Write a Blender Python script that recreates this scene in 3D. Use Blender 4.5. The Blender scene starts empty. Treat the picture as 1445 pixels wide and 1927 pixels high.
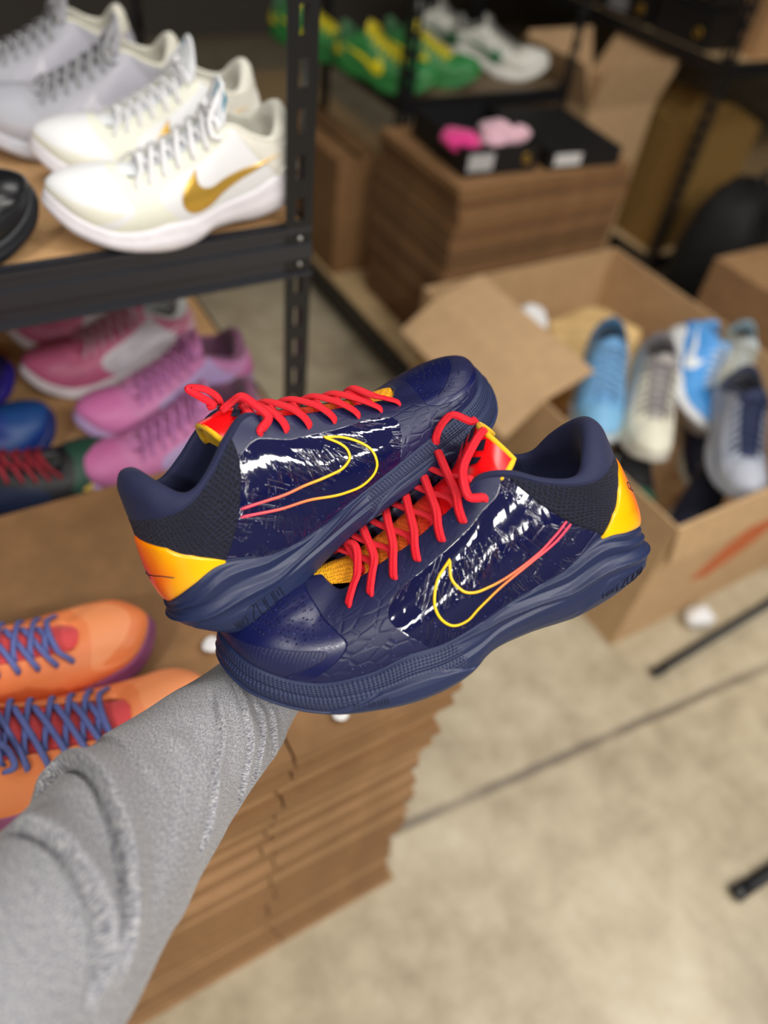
import bpy, bmesh, math, random
import numpy as np
from mathutils import Vector, Matrix
random.seed(4); rng=np.random.default_rng(4)
sc=bpy.context.scene; COL=sc.collection
# ---------------------------------------------------------------- camera
CAM_R=np.array([[.8636,.2972,-.4073],[-.4933,.6650,-.5607],[.1043,.6851,.7209]])
u_,_,v_=np.linalg.svd(CAM_R); CAM_R=u_@v_
cd=bpy.data.cameras.new('camera'); cam=bpy.data.objects.new('camera',cd); COL.objects.link(cam); sc.camera=cam
M=Matrix([list(CAM_R[i])+[0] for i in range(3)]+[[0,0,0,1]]); M.translation=(0,0,1.45); cam.matrix_world=M
cd.sensor_fit='VERTICAL'; cd.sensor_height=36; cd.lens=36*1400/1927; cd.clip_start=.02
cd.dof.use_dof=True; cd.dof.focus_distance=.50; cd.dof.aperture_fstop=2.5
# ---------------------------------------------------------------- light and exposure
w=bpy.data.worlds.new('world'); sc.world=w; w.use_nodes=True
w.node_tree.nodes['Background'].inputs[0].default_value=(.9,.93,1,1); w.node_tree.nodes['Background'].inputs[1].default_value=.25
sc.view_settings.view_transform='Standard'; sc.view_settings.look='None'; sc.view_settings.gamma=1; sc.view_settings.exposure=0
LIGHTS=[((.5,-1.65,2.9),(1.4,.32),66,'behind the camera, its glow mirrored in the glossy film'),((-1.35,-.9,2.9),(.30,.22),30,'left of the camera'),((.05,.62,2.9),(.9,.16),10,'above the near carton stack, added to brighten it'),((2.0,-.7,2.9),(1.5,.25),34,'to the right above the garment rack'),
 ((-.7,-2.5,2.7),(1.5,.4),46,'farthest back behind the camera, added as fill for the shelves'),((1.0,.2,2.9),(.5,.10),7,'short one above the aisle joint'),((1.7,1.3,2.9),(1.2,.15),11,'over the open carton')]  # lamp farthest back is an added fill for front faces and shelves
# ---------------------------------------------------------------- material helpers
def lin(c):
    if isinstance(c,str): c=tuple(int(c[i:i+2],16)/255 for i in (0,2,4))
    return tuple(((x+.055)/1.055)**2.4 if x>.04045 else x/12.92 for x in c)+(1,)
class NT:
    def __init__(s,name):
        s.m=bpy.data.materials.new(name); s.m.use_nodes=True; s.t=s.m.node_tree; s.b=s.t.nodes['Principled BSDF']
    def n(s,ty,**k):
        x=s.t.nodes.new(ty)
        for a,b in k.items():
            if a.startswith('i_'):
                key=a[2:]; key=int(key) if key.isdigit() else key.replace('_',' ')
                s.set(x.inputs[key],b)
            else: setattr(x,a,b)
        return x
    def set(s,inp,v):
        if isinstance(v,bpy.types.NodeSocket): s.t.links.new(v,inp)
        elif isinstance(v,bpy.types.Node): s.t.links.new(v.outputs[0],inp)
        else: inp.default_value=v
    def math(s,op,a,b=None,c=None):
        x=s.n('ShaderNodeMath',operation=op); s.set(x.inputs[0],a)
        if b is not None: s.set(x.inputs[1],b)
        if c is not None: s.set(x.inputs[2],c)
        return x.outputs[0]
    def mix(s,f,a,b):
        x=s.n('ShaderNodeMix',data_type='RGBA'); s.set(x.inputs[0],f); s.set(x.inputs[6],a); s.set(x.inputs[7],b); return x.outputs[2]
    def mixf(s,f,a,b):
        x=s.n('ShaderNodeMix'); s.set(x.inputs[0],f); s.set(x.inputs[2],a); s.set(x.inputs[3],b); return x.outputs[0]
    def step(s,v,a,b,lo=0.,hi=1.):
        x=s.n('ShaderNodeMapRange',interpolation_type='SMOOTHSTEP'); s.set(x.inputs[0],v); s.set(x.inputs[1],a); s.set(x.inputs[2],b); s.set(x.inputs[3],lo); s.set(x.inputs[4],hi); return x.outputs[0]
    def co(s,kind='Object',scale=(1,1,1),rot=(0,0,0)):
        c=s.n('ShaderNodeTexCoord'); m=s.n('ShaderNodeMapping'); s.set(m.inputs[0],c.outputs[kind]); m.inputs[3].default_value=scale; m.inputs[2].default_value=rot; return m.outputs[0]
    def noise(s,co,scale,detail=3,rough=.5,dist=0.):
        x=s.n('ShaderNodeTexNoise'); s.set(x.inputs['Vector'],co); x.inputs['Scale'].default_value=scale; x.inputs['Detail'].default_value=detail; x.inputs['Roughness'].default_value=rough; x.inputs['Distortion'].default_value=dist; return x.outputs[0]
    def voro(s,co,scale,feature='F1',rnd=1.,out='Distance'):
        x=s.n('ShaderNodeTexVoronoi',feature=feature); s.set(x.inputs['Vector'],co); x.inputs['Scale'].default_value=scale; x.inputs['Randomness'].default_value=rnd; return x.outputs[out]
    def ramp(s,f,stops,interp='LINEAR'):
        x=s.n('ShaderNodeValToRGB'); s.set(x.inputs[0],f); e=x.color_ramp.elements; x.color_ramp.interpolation=interp
        while len(e)<len(stops): e.new(.5)
        for i,(p,c) in enumerate(stops): e[i].position=p; e[i].color=lin(c) if not isinstance(c,tuple) or len(c)==3 else c
        return x.outputs[0]
    def attr(s,name):
        return s.n('ShaderNodeAttribute',attribute_name=name).outputs['Fac']
    def bump(s,h,strength=.3,dist=.001,prev=None):
        x=s.n('ShaderNodeBump'); x.inputs['Strength'].default_value=strength; x.inputs['Distance'].default_value=dist; s.set(x.inputs['Height'],h)
        if prev is not None: s.set(x.inputs['Normal'],prev)
        s.t.links.new(x.outputs[0],s.b.inputs['Normal']); s.t.links.new(x.outputs[0],s.b.inputs['Coat Normal']); return x.outputs[0]
    def p(s,**k):
        for a,v in k.items(): s.set(s.b.inputs[{'col':'Base Color','rough':'Roughness','metal':'Metallic','coat':'Coat Weight','coatr':'Coat Roughness','spec':'Specular IOR Level','emi':'Emission Color','emis':'Emission Strength','sheen':'Sheen Weight'}[a]],v)
        return s.m
CACHE={}
def plain(name,c,rough=.5,metal=0,coat=0,var=.12,scale=60,bump=.15,spec=.5,sheen=0.):
    k=(name,str(c),rough,metal,coat)
    if k in CACHE: return CACHE[k]
    N=NT(name); n=N.noise(N.co(),scale,4); C=lin(c); d=tuple(x*(1-var) for x in C[:3])+(1,); l=tuple(min(1,x*(1+var)) for x in C[:3])+(1,)
    N.p(col=N.mix(n,d,l),rough=rough,metal=metal,coat=coat,spec=spec,sheen=sheen); N.bump(n,bump,.0006); CACHE[k]=N.m; return N.m
def fabric(name,c,scale=900,rough=.85,bump=.5,sheen=.3):
    k=('f',name,str(c),scale)
    if k in CACHE: return CACHE[k]
    N=NT(name); v=N.voro(N.co(),scale); n=N.noise(N.co(),40,3); C=lin(c); N.p(col=N.mix(n,tuple(x*.85 for x in C[:3])+(1,),tuple(min(1,x*1.12) for x in C[:3])+(1,)),rough=rough,sheen=sheen); N.bump(v,bump,.0004); CACHE[k]=N.m; return N.m
# ---------------------------------------------------------------- mesh helpers
def setp(o,label=None,cat_=None,group=None,kind=None):
    if label: o['label']=label
    if cat_: o['category']=cat_
    if group: o['group']=group
    if kind: o['kind']=kind
    return o
def obj(name,verts,faces,mat,parent=None,smooth=True,uv=None,attrs=None,mats=None,fm=None):
    me=bpy.data.meshes.new(name); me.from_pydata([tuple(map(float,v)) for v in verts],[],[tuple(f) for f in faces])
    if uv is not None:
        L=me.uv_layers.new(name='UVMap'); idx=np.empty(len(me.loops),dtype=np.int32); me.loops.foreach_get('vertex_index',idx); L.data.foreach_set('uv',np.asarray(uv,dtype=np.float32)[idx].ravel())
    for k,a in (attrs or {}).items():
        A=me.attributes.new(k,'FLOAT','POINT'); A.data.foreach_set('value',np.asarray(a,dtype=np.float32).ravel())
    for m in (mats or [mat]): me.materials.append(m)
    if fm is not None: me.polygons.foreach_set('material_index',np.asarray(fm,dtype=np.int32))
    if smooth: me.polygons.foreach_set('use_smooth',[True]*len(me.polygons))
    me.update(); bm=bmesh.new(); bm.from_mesh(me); bmesh.ops.recalc_face_normals(bm,faces=bm.faces); bm.to_mesh(me); bm.free()
    o=bpy.data.objects.new(name,me); COL.objects.link(o)
    if parent is not None: o.parent=parent
    return o
def gridfaces(nu,nv,cu=False,cv=False,base=0):
    f=[]
    for i in range(nu if cu else nu-1):
        for j in range(nv if cv else nv-1):
            a=i*nv+j; b=((i+1)%nu)*nv+j; c=((i+1)%nu)*nv+(j+1)%nv; d=i*nv+(j+1)%nv; f.append((base+a,base+b,base+c,base+d))
    return f
def grid(name,P,mat,parent=None,cu=False,cv=False,uv=None,attrs=None):
    nu,nv=P.shape[:2]
    return obj(name,P.reshape(-1,3),gridfaces(nu,nv,cu,cv),mat,parent,uv=None if uv is None else uv.reshape(-1,2),attrs=attrs)
class MB:
    def __init__(s): s.v=[]; s.f=[]; s.uv=[]
    def add(s,v,f,uv=None):
        b=len(s.v); s.v+= [tuple(x) for x in v]; s.f+=[tuple(b+i for i in q) for q in f]; s.uv+= (list(uv) if uv is not None else [(0,0)]*len(v))
    def box(s,a,b,bev=0.):
        x0,y0,z0=a; x1,y1,z1=b
        if bev<=0:
            s.add([(x,y,z) for x in (x0,x1) for y in (y0,y1) for z in (z0,z1)],[(0,1,3,2),(4,6,7,5),(0,4,5,1),(2,3,7,6),(0,2,6,4),(1,5,7,3)]); return
        bm=bmesh.new(); bmesh.ops.create_cube(bm,size=1,matrix=Matrix.Translation(((x0+x1)/2,(y0+y1)/2,(z0+z1)/2))@Matrix.Diagonal((x1-x0,y1-y0,z1-z0,1)))
        bmesh.ops.bevel(bm,geom=bm.edges[:],offset=bev,segments=2,affect='EDGES',profile=.7); bm.verts.index_update(); s.add([v.co[:] for v in bm.verts],[[v.index for v in f.verts] for f in bm.faces]); bm.free()
    def tube(s,pts,rw,rh=None,up=None,n=8,sub=6,caps=True):
        P=np.array(pts,float); rh=rh or rw
        if sub>1 and len(P)>2: P=smooth(P,sub)
        T=np.gradient(P,axis=0); T/=np.linalg.norm(T,axis=1,keepdims=True)+1e-12
        U=np.tile(np.array([0,0,1.]) if up is None else 0,(len(P),1)) if up is None else np.asarray(up,float)
        if U.ndim==1: U=np.tile(U,(len(P),1))
        if len(U)!=len(P): U=np.stack([np.interp(np.linspace(0,1,len(P)),np.linspace(0,1,len(U)),U[:,k]) for k in range(3)],1)
        S=np.cross(T,U); bad=np.linalg.norm(S,axis=1)<1e-3; S[bad]=np.cross(T[bad],[1,0,0.01]); S/=np.linalg.norm(S,axis=1,keepdims=True); N=np.cross(S,T)
        L=np.concatenate([[0],np.cumsum(np.linalg.norm(np.diff(P,axis=0),axis=1))]); R=np.ones(len(P))
        if caps: R[0]=R[-1]=.55
        v=[];uv=[]
        for i in range(len(P)):
            for k in range(n):
                a=2*math.pi*k/n; v.append(P[i]+R[i]*(S[i]*math.cos(a)*rw+N[i]*math.sin(a)*rh)); uv.append((k/n,L[i]))
        f=gridfaces(len(P),n,False,True); f.append(tuple(range(n))[::-1]); f.append(tuple((len(P)-1)*n+k for k in range(n))); s.add(v,f,uv)
    def build(s,name,mat,parent=None,smooth=True): return obj(name,s.v,s.f,mat,parent,smooth,uv=s.uv)
def smooth(P,sub):
    P=np.asarray(P,float); n=len(P); Q=np.concatenate([[2*P[0]-P[1]],P,[2*P[-1]-P[-2]]]); t=np.linspace(0,n-1,(n-1)*sub+1); i=np.minimum(np.floor(t).astype(int),n-2); f=(t-i)[:,None]
    a,b,c,d=Q[i],Q[i+1],Q[i+2],Q[i+3]
    return .5*(2*b+(c-a)*f+(2*a-5*b+4*c-d)*f**2+(3*b-a-3*c+d)*f**3)
def sdf(poly,X,Y):
    P=np.array(poly,float); d=np.full(X.shape,1e9); ins=np.zeros(X.shape,bool)
    for i in range(len(P)):
        a=P[i-1]; b=P[i]; e=b-a; w0=X-a[0]; w1=Y-a[1]; h=np.clip((w0*e[0]+w1*e[1])/(e@e+1e-12),0,1); d=np.minimum(d,np.hypot(w0-e[0]*h,w1-e[1]*h))
        c=((a[1]>Y)!=(b[1]>Y)); xx=a[0]+(Y-a[1])*(e[0])/(e[1] if abs(e[1])>1e-12 else 1e-12); ins^=c&(X<xx)
    return np.where(ins,d,-d)
def roundpoly(p,k=3):
    p=np.array(p,float)
    for _ in range(k): q=np.roll(p,-1,0); p=np.stack([p*.75+q*.25,p*.25+q*.75],1).reshape(-1,2)
    return p
# ---------------------------------------------------------------- room
N=NT('polished concrete floor'); c=N.co('Object'); a=N.noise(c,2.2,6,.6); b=N.noise(c,14,5,.65); s=N.noise(c,.9,2)
f=N.math('ADD',N.math('MULTIPLY',a,.6),N.math('MULTIPLY',b,.4))
col=N.ramp(f,[(.28,'7a705f'),(.42,'a2957d'),(.55,'b9ad94'),(.72,'cdc4af')])
sp=N.n('ShaderNodeSeparateXYZ'); N.set(sp.inputs[0],c)
wob=N.math('MULTIPLY',N.math('SUBTRACT',N.noise(c,3,3),.5),.03)
yy=N.math('ADD',N.math('MULTIPLY_ADD',sp.outputs[0],.081,sp.outputs[1]),wob)          # the long joint in the slab
jt=N.step(N.math('ABSOLUTE',N.math('SUBTRACT',yy,.418)),.004,.016,1.,0.)
x2=N.step(N.math('ABSOLUTE',N.math('SUBTRACT',N.math('ADD',sp.outputs[0],wob),1.75)),.002,.009,1.,0.)
jt=N.math('MAXIMUM',N.math('MULTIPLY',jt,N.step(N.noise(c,5,3),.25,.55,.35,1.)),N.math('MULTIPLY',x2,.6))
st=N.step(N.noise(c,1.7,4,.6),.60,.75)
col=N.mix(N.math('MULTIPLY',st,.35),col,lin('7d7468')); N.p(col=N.mix(N.math('MULTIPLY',jt,.8),col,lin('62584e')),rough=.42); N.bump(N.math('ADD',N.math('MULTIPLY',jt,-1.),N.math('MULTIPLY',b,.15)),.4,.002); M_FLOOR=N.m
M_WALL=plain('painted block wall','5b5650',.8); M_CEIL=plain('pale ceiling','a9a7a2',.9); M_WALLW=plain('white painted wall','5f5b56',.85)
def slab(name,a,b,m):
    mb=MB(); mb.box(a,b); o=mb.build(name,m,smooth=False); o['kind']='structure'; return o
slab('floor',(-3.5,-3.5,-.1),(6.5,7,0),M_FLOOR); slab('ceiling',(-3.5,-3.5,3.2),(6.5,7,3.3),M_CEIL)
slab('wall_back',(-3.5,5.2,0),(6.5,5.3,3.2),M_WALL); slab('wall_left',(-3.6,-3.5,0),(-3.5,7,3.2),M_WALL); slab('wall_right',(6.5,-3.5,0),(6.6,7,3.2),M_WALL); slab('wall_front',(-3.5,-3.6,0),(6.5,-3.5,3.2),M_WALLW)
N=NT('lit lamp diffuser'); N.p(col=(1,1,1,1),emi=(1,.96,.9,1),emis=1.); M_GLOW=N.m
for i,(p,s_,pw,nm) in enumerate(LIGHTS):
    r_=bpy.data.objects.new('ceiling_lamp',None); COL.objects.link(r_); r_.location=p; setp(r_,'long ceiling strip lamp, '+nm,'lamp','ceiling strip lamps')
    mb=MB(); mb.box((-s_[0]/2-.02,-s_[1]/2-.02,.012),(s_[0]/2+.02,s_[1]/2+.02,.07),.008); mb.build('housing',plain('white lamp housing','d8d8d8',.5),r_)
    mb=MB(); mb.box((-.003,-.003,.07),(.003,.003,.3)); mb.build('hanger',plain('steel wire','777777',.4,1.),r_)
    ld=bpy.data.lights.new('lamp_light','AREA'); ld.shape='RECTANGLE'; ld.size=s_[0]; ld.size_y=s_[1]; ld.energy=pw; ld.color=(1,.965,.91); lo=bpy.data.objects.new('lamp_light',ld); COL.objects.link(lo); lo.parent=r_; lo.location=(0,0,.008)
# ---------------------------------------------------------------- steel racks and boards
M_BLACK=plain('black powder coated steel','15161a',.42,.0,var=.05); M_GREYB=plain('charcoal steel beam face','2a2c33',.38,.0,var=.05)
M_BOARD=plain('raw particle board','c39a6b',.7,var=.18,scale=220); M_BOARDL=plain('pale particle board','cdb084',.7,var=.18,scale=220)
M_BOLT=plain('zinc bolt','b8b8b4',.3,1.)
def post(root,x,y,z0,z1,dx,dy,slots=True,w_=.036):
    """L-shaped slotted upright at the corner x,y, legs running dx and dy"""
    mb=MB(); t=.002
    # slotted flange across x, and flange across y, as strips with real holes
    def flange(axis,sg):
        pitch=.05; n=int((z1-z0)/pitch)+1; a0,a1=(.30*w_,.62*w_)
        def bx(u0,u1,q0,q1):
            if q1<=q0: return
            if axis==0: A=(x+min(sg*u0,sg*u1),y-t/2,q0); B=(x+max(sg*u0,sg*u1),y+t/2,q1)
            else: A=(x-t/2,y+min(sg*u0,sg*u1),q0); B=(x+t/2,y+max(sg*u0,sg*u1),q1)
            mb.box(A,B)
        if not slots: bx(0,w_,z0,z1); return
        bx(0,a0,z0,z1); bx(a1,w_,z0,z1)
        for k in range(n):
            q=z0+k*pitch; bx(a0,a1,q,min(z1,q+.022))
    flange(0,dx); flange(1,dy); return mb.build('post',M_BLACK,root,False)
def rack(name,label,x0,x1,y0,y1,levels,top,boardm,posts,beamh=.045,facem=None,group=None):
    r_=bpy.data.objects.new(name,None); COL.objects.link(r_); r_.location=(0,0,0); setp(r_,label,'shelving rack',group)
    for (px,py) in posts:
        post(r_,x0 if px==0 else x1,y0 if py==0 else y1,levels[0]*0,top,1 if px==0 else -1,1 if py==0 else -1)
    for z in levels:
        mb=MB(); mb.box((x0+.004,y0+.004,z-.012),(x1-.004,y1-.004,z)); mb.build('shelf_board',boardm,r_,False)
        for (A,B) in (((x0,y0,z-beamh),(x1,y0+.003,z+.003)),((x0,y1-.003,z-beamh),(x1,y1,z+.003)),((x0,y0,z-beamh),(x0+.003,y1,z+.003)),((x1-.003,y0,z-beamh),(x1,y1,z+.003))):
            mb=MB(); mb.box(A,B)
            if A[1]==y0 and B[1]==y0+.003:
                mb.box((x0,y0-.004,z-beamh*.62),(x1,y0,z-beamh*.30)); mb.box((x0,y0-.002,z-.004),(x1,y0+.016,z+.003)); mb.box((x0,y0-.006,z-beamh),(x1,y0+.01,z-beamh+.004))
            mb.build('beam',facem or M_BLACK,r_,False)
    return r_
rk=rack('shelving_rack','black slotted steel rack at left with two particle board shelves of sneakers',-.95,.41,.81,1.50,[.25,.63,1.01],1.75,M_BOARD,[(1,0),(1,1),(0,0),(0,1)],.062,M_GREYB)
bo=MB()
for z in (1.0,.965,.62,.585): 
    bo.tube([(.392,.809,z),(.392,.803,z)],.0055,n=8,sub=1); 
bo.build('bolts',M_BOLT,rk)
# ---------------------------------------------------------------- cardboard
def card(name,c,lines=True,var=.12):
    N=NT(name); co=N.co('Object',(1,1,1)); n=N.noise(co,30,4); C=lin(c); q=N.noise(N.co('Object',(3,3,260)),1.,2)
    f=N.math('ADD',N.math('MULTIPLY',n,.5),N.math('MULTIPLY',q,.5)) if lines else n
    N.p(col=N.mix(N.step(f,.3,.7),tuple(x*(1-var*(1.8 if lines else .5)) for x in C[:3])+(1,),tuple(min(1,x*(1+var*(1 if lines else .4))) for x in C[:3])+(1,)),rough=.75); N.bump(n,.15,.001); return N.m
M_CARD=card('brown corrugated card','a57f58'); M_CARD2=card('darker brown corrugated card','8d6843'); M_CARDT=card('pale kraft card','b98f64',False); M_CARDB=card('tan box card','c4a27a',False); M_EDGE=card('corrugated edge','7b5a3a')
def stack(u0,u1,v0,v1,z0,z1,n,seed,label,group,toplabel,jit=.012,mats=(M_CARD,M_CARD2),slot=None,tilt=0,endj=None,protos=None):
    r=np.random.default_rng(seed); h=(z1-z0)/n; objs=[]
    cx,cy=(u0+u1)/2,(v0+v1)/2
    base=[]
    for k in range(2):
        m=MB(); W_,D_=(u1-u0)/2,(v1-v0)/2
        if slot is None: m.box((-W_,-D_,.0004),(W_,D_,h*.47),.0015); m.box((-W_+.003,-D_+.002,h*.49),(W_-.002,D_,h-.0006),.0015)
        else:
            s0=slot-cx+(.004 if k else -.002)
            for (zz0,zz1,e) in ((.0004,h*.47,.0),(h*.49,h-.0006,.003)):
                m.box((-W_,-D_+.10,zz0),(W_-e,D_,zz1),.0012); m.box((-W_,-D_+e*.6,zz0),(s0-.0012,-D_+.10,zz1),.0012); m.box((s0+.0012,-D_+e*.5,zz0),(W_-e,-D_+.10,zz1),.0012)
        o=m.build('flattened_carton',mats[k%len(mats)],None,False); base.append(o)
    ej=0.
    for i in range(n):
        b=base[i%2] if i<2 else None
        o=b if b is not None else base[i%2 if r.random()<.7 else (i+1)%2].copy()
        if b is None: COL.objects.link(o)
        ej=ej*.72+r.normal()*(endj or jit)
        o.location=(cx+ej,cy+float(np.clip(r.normal()*.003,-.006,.006)),z0+i*h); o.rotation_euler=(0,0,math.radians(r.normal()*.35)+tilt)
        setp(o,label,'cardboard carton',group); objs.append(o)
    objs[-1]['label']=toplabel; objs[0]['label']='lowest flattened carton of the '+('near stack, resting on the floor' if z0==0 else 'rear stack, resting on the low platform'); return objs
near=stack(-.72,.355,.315,.785,0,.70,36,3,'flattened brown cardboard carton in the tall stack beneath the orange sneakers','flattened cartons beneath the orange sneakers','topmost flattened carton of the near stack, orange sneakers lying on it',slot=.135,endj=.008)
low=MB(); low.box((1.13,1.53,.05),(1.99,4.2,.10)); pl=low.build('low_platform',M_BLACK,None,False); setp(pl,'low black edged platform with a pale board top under the rear carton stack','platform')
mb=MB(); mb.box((1.145,1.545,.1005),(1.975,4.18,.112)); mb.build('platform_board',M_BOARDL,pl,False)
mb=MB(); [mb.box((x,y,0),(x+.04,y+.04,.05)) for x in (1.14,1.94) for y in (1.54,2.8,4.1)]; mb.build('feet',M_BLACK,pl,False)
far_=stack(1.23,1.86,1.57,2.0,.113,.64,24,11,'flattened brown cardboard carton in the rear stack under the black shoe box','flattened cartons under the black shoe box','topmost flattened carton of the rear stack, black shoe box lying on it',jit=.004,mats=(M_CARD2,M_EDGE))
rb=rack('shelving_rack','black steel rack behind the rear carton stack, green and white sneakers on its shelf',1.33,1.985,2.05,2.60,[.686],1.9,plain('particle board with painted shade','6e5c46',.7),[(0,0),(1,0),(0,1),(1,1)],.04)  # board colour darkened to hold the shade of the rear shelf
rc=rack('shelving_rack','black steel rack at the upper right holding dark shoe boxes',2.45,4.2,1.82,3.6,[.10,.80,1.35],2.0,M_BOARDL,[(0,0),(0,1),(1,0),(1,1)],.04)
# brown carton on the platform, half hidden behind the left post
def carton(name,label,a,b,mat,rz=0,flaps=(),opened=False,cat_='cardboard box'):
    cx,cy=(a[0]+b[0])/2,(a[1]+b[1])/2; W_,D_=(b[0]-a[0])/2,(b[1]-a[1])/2; H_=b[2]-a[2]; t=.005
    r_=bpy.data.objects.new(name,None); COL.objects.link(r_); r_.location=(cx,cy,a[2]); r_.rotation_euler[2]=math.radians(rz); setp(r_,label,cat_)
    m=MB(); m.box((-W_,-D_,0),(W_,D_,t)); m.box((-W_,-D_,t),(-W_+t,D_,H_),.001); m.box((W_-t,-D_,t),(W_,D_,H_),.001); m.box((-W_+t,-D_,t),(W_-t,-D_+t,H_),.001); m.box((-W_+t,D_-t,t),(W_-t,D_,H_),.001)
    m.build('body',mat,r_,False)
    def flap(side,ang,ln,i0=0.,i1=1.):
        s=math.sin(math.radians(ang)); c=math.cos(math.radians(ang)) # 0 = upright, 90 = folded out flat, negative = folded in
        m=MB(); ln_=ln
        if side in 'lr':
            sg=-1 if side=='l' else 1; x=sg*W_; y0,y1=-D_+2*D_*i0,-D_+2*D_*i1; q=[(x,y0,H_),(x,y1,H_),(x+sg*s*ln_,y1-.01,H_+c*ln_),(x+sg*s*ln_,y0+.01,H_+c*ln_)]; nn=np.array([sg*c,0,-s])
        else:
            sg=-1 if side=='f' else 1; y=sg*D_; x0,x1=-W_+2*W_*i0,-W_+2*W_*i1; q=[(x0,y,H_),(x1,y,H_),(x1-.01,y+sg*s*ln_,H_+c*ln_),(x0+.01,y+sg*s*ln_,H_+c*ln_)]; nn=np.array([0,sg*c,-s])
        q=[np.array(p)+nn*.0 for p in q]; V=q+[p-nn*.004 for p in q]; m.add(V,[(0,1,2,3),(7,6,5,4),(0,4,5,1),(1,5,6,2),(2,6,7,3),(3,7,4,0)]); m.build('flap',mat,r_,False)
    for f in flaps: flap(*f)
    return r_
carton('cardboard_box','brown cardboard box standing on the low platform just right of the slotted post',(1.16,2.12,.113),(1.32,2.62,.50),M_CARD2,flaps=(('l',-88,.07),('r',-88,.07)))
carton('cardboard_box','tall yellowish brown carton on the floor shelf of the upper right rack',(2.50,1.88,.101),(2.86,2.42,.56),card('yellowish kraft','8a6a35',False),flaps=(('l',-60,.16),('f',-80,.16)))
carton('cardboard_box','tall open carton with raised flaps on the floor behind the black shoe boxes',(2.06,2.02,0),(2.40,2.36,.62),M_CARDB,3,flaps=(('l',25,.16),('f',12,.15),('r',30,.15),('b',20,.15)))
carton('cardboard_box','brown carton on the floor behind the open box of sneakers, at the right edge',(2.03,.86,0),(2.55,1.29,.45),M_CARD,flaps=(('l',-88,.2),('r',-88,.2)))
carton('cardboard_box','pale carton on the middle shelf of the upper right rack',(2.62,1.86,.801),(3.1,2.2,.98),M_CARDT,flaps=(('f',-80,.14),('b',-80,.14)))
# large open carton full of sneakers
ob=carton('open_carton','large open cardboard carton on the floor, filled with mixed sneakers, orange print on its side',(1.10,.52,0),(1.81,1.49,.42),M_CARDB,0,flaps=(('f',172,.10),('r',-30,.001)),cat_='cardboard box')
def plate(name,pts,th,mat,parent,nrm=(0,0,1)):
    nrm=np.array(nrm,float); m=MB(); V=[np.array(p) for p in pts]; n=len(V); W_=V+[p-nrm*th for p in V]; m.add(W_,[tuple(range(n)),tuple(range(2*n-1,n-1,-1))]+[(i,i+n,(i+1)%n+n,(i+1)%n) for i in range(n)]); return m.build(name,mat,parent,False)
cx_,cy_=1.455,1.005
L=lambda p:(p[0]-cx_,p[1]-cy_,p[2])
fl=MB(); R3=[]
for v0 in (0,.25,.5,.75,1.):
    y0,y1=.955,1.425; y=y0+(y1-y0)*v0
    R3.append([L((1.235,y,.470)),L((1.104,y,.427)),L((1.097,y,.424)),L((.985,y-.02,.362))])
R3=np.array(R3); fl=grid('flap',R3,M_CARDB,ob); fl.data.polygons.foreach_set('use_smooth',[False]*len(fl.data.polygons)); sm=fl.modifiers.new('thickness','SOLIDIFY'); sm.thickness=.005
orange=plain('orange box print','c4683a',.7,var=.25,scale=90)
def facequad(x0,x1,zf): # slanted print on the near wall (plane v = .52)
    return [(x,-.4862,z) for x,z in zf]
plate('printed_mark',[(-.17,-.4862,.155),(-.11,-.4862,.235),(.02,-.4862,.33),(.17,-.4862,.375),(.19,-.4862,.355),(.13,-.4862,.28),(0,-.4862,.185),(-.11,-.4862,.135)],.0006,orange,ob,(0,-1,0))
# kraft paper ball and crumpled white paper
def crumple(name,label,loc,r,mat,sq=(1,1,.6),cat_='paper',seed=1,f=1.):
    bm=bmesh.new(); bmesh.ops.create_icosphere(bm,subdivisions=4,radius=1); rr=np.random.default_rng(seed); D=rr.normal(size=(26,3)); D/=np.linalg.norm(D,axis=1,keepdims=True); O=rr.uniform(.68,.98,26)
    for v in bm.verts:
        p=np.array(v.co); k=1.
        for d,o in zip(D,O):
            s=p@d
            if s*k>o: k=min(k,o/s)
        q=p*k*(1+.03*math.sin(9*p[0]*f+7*p[1])); v.co=Vector(q*np.array(sq)*r)
    me=bpy.data.meshes.new(name); bm.to_mesh(me); bm.free(); me.materials.append(mat); o=bpy.data.objects.new(name,me); COL.objects.link(o); o.location=loc; return setp(o,label,cat_)
M_WHITE=plain('white paper','e4e4e6',.8); M_KRAFT=card('kraft paper','e0bd82',False)
M_PINKS=fabric('hot pink knit','f03a94',300,.85,1.); M_PALEP=fabric('pale pink knit','f0c3d2',300,.85,1.)
crumple('packing_paper','crumpled ball of brown kraft packing paper inside the open carton',(1.50,1.21,.265),.175,M_KRAFT,(1.1,.95,.9),'packing paper',3)
crumple('packing_paper','large crumple of kraft paper deeper in the open carton, against its back wall',(1.66,1.38,.10),.10,M_KRAFT,(1.,.9,.8),'packing paper',6)
crumple('tissue_paper','small crumpled white tissue at the back left inside the open carton',(1.325,1.29,.37),.055,M_WHITE,(1,.8,1.1),'tissue paper',5)
crumple('tissue_paper','crumpled white paper scrap on the floor below the open carton',(1.345,.475,.028),.042,M_WHITE,(1,.8,.65),'tissue paper',8)
crumple('tissue_paper','tiny white scrap on the near stack, just below the front navy shoe',(.225,.333,.706),.008,M_WHITE,(1.2,1,.5),'tissue paper',9)
crumple('tissue_paper','tiny white scrap on the near stack, between orange sneaker and grey sleeve',(.135,.475,.708),.012,M_WHITE,(1.2,1,.5),'tissue paper',10)
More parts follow.
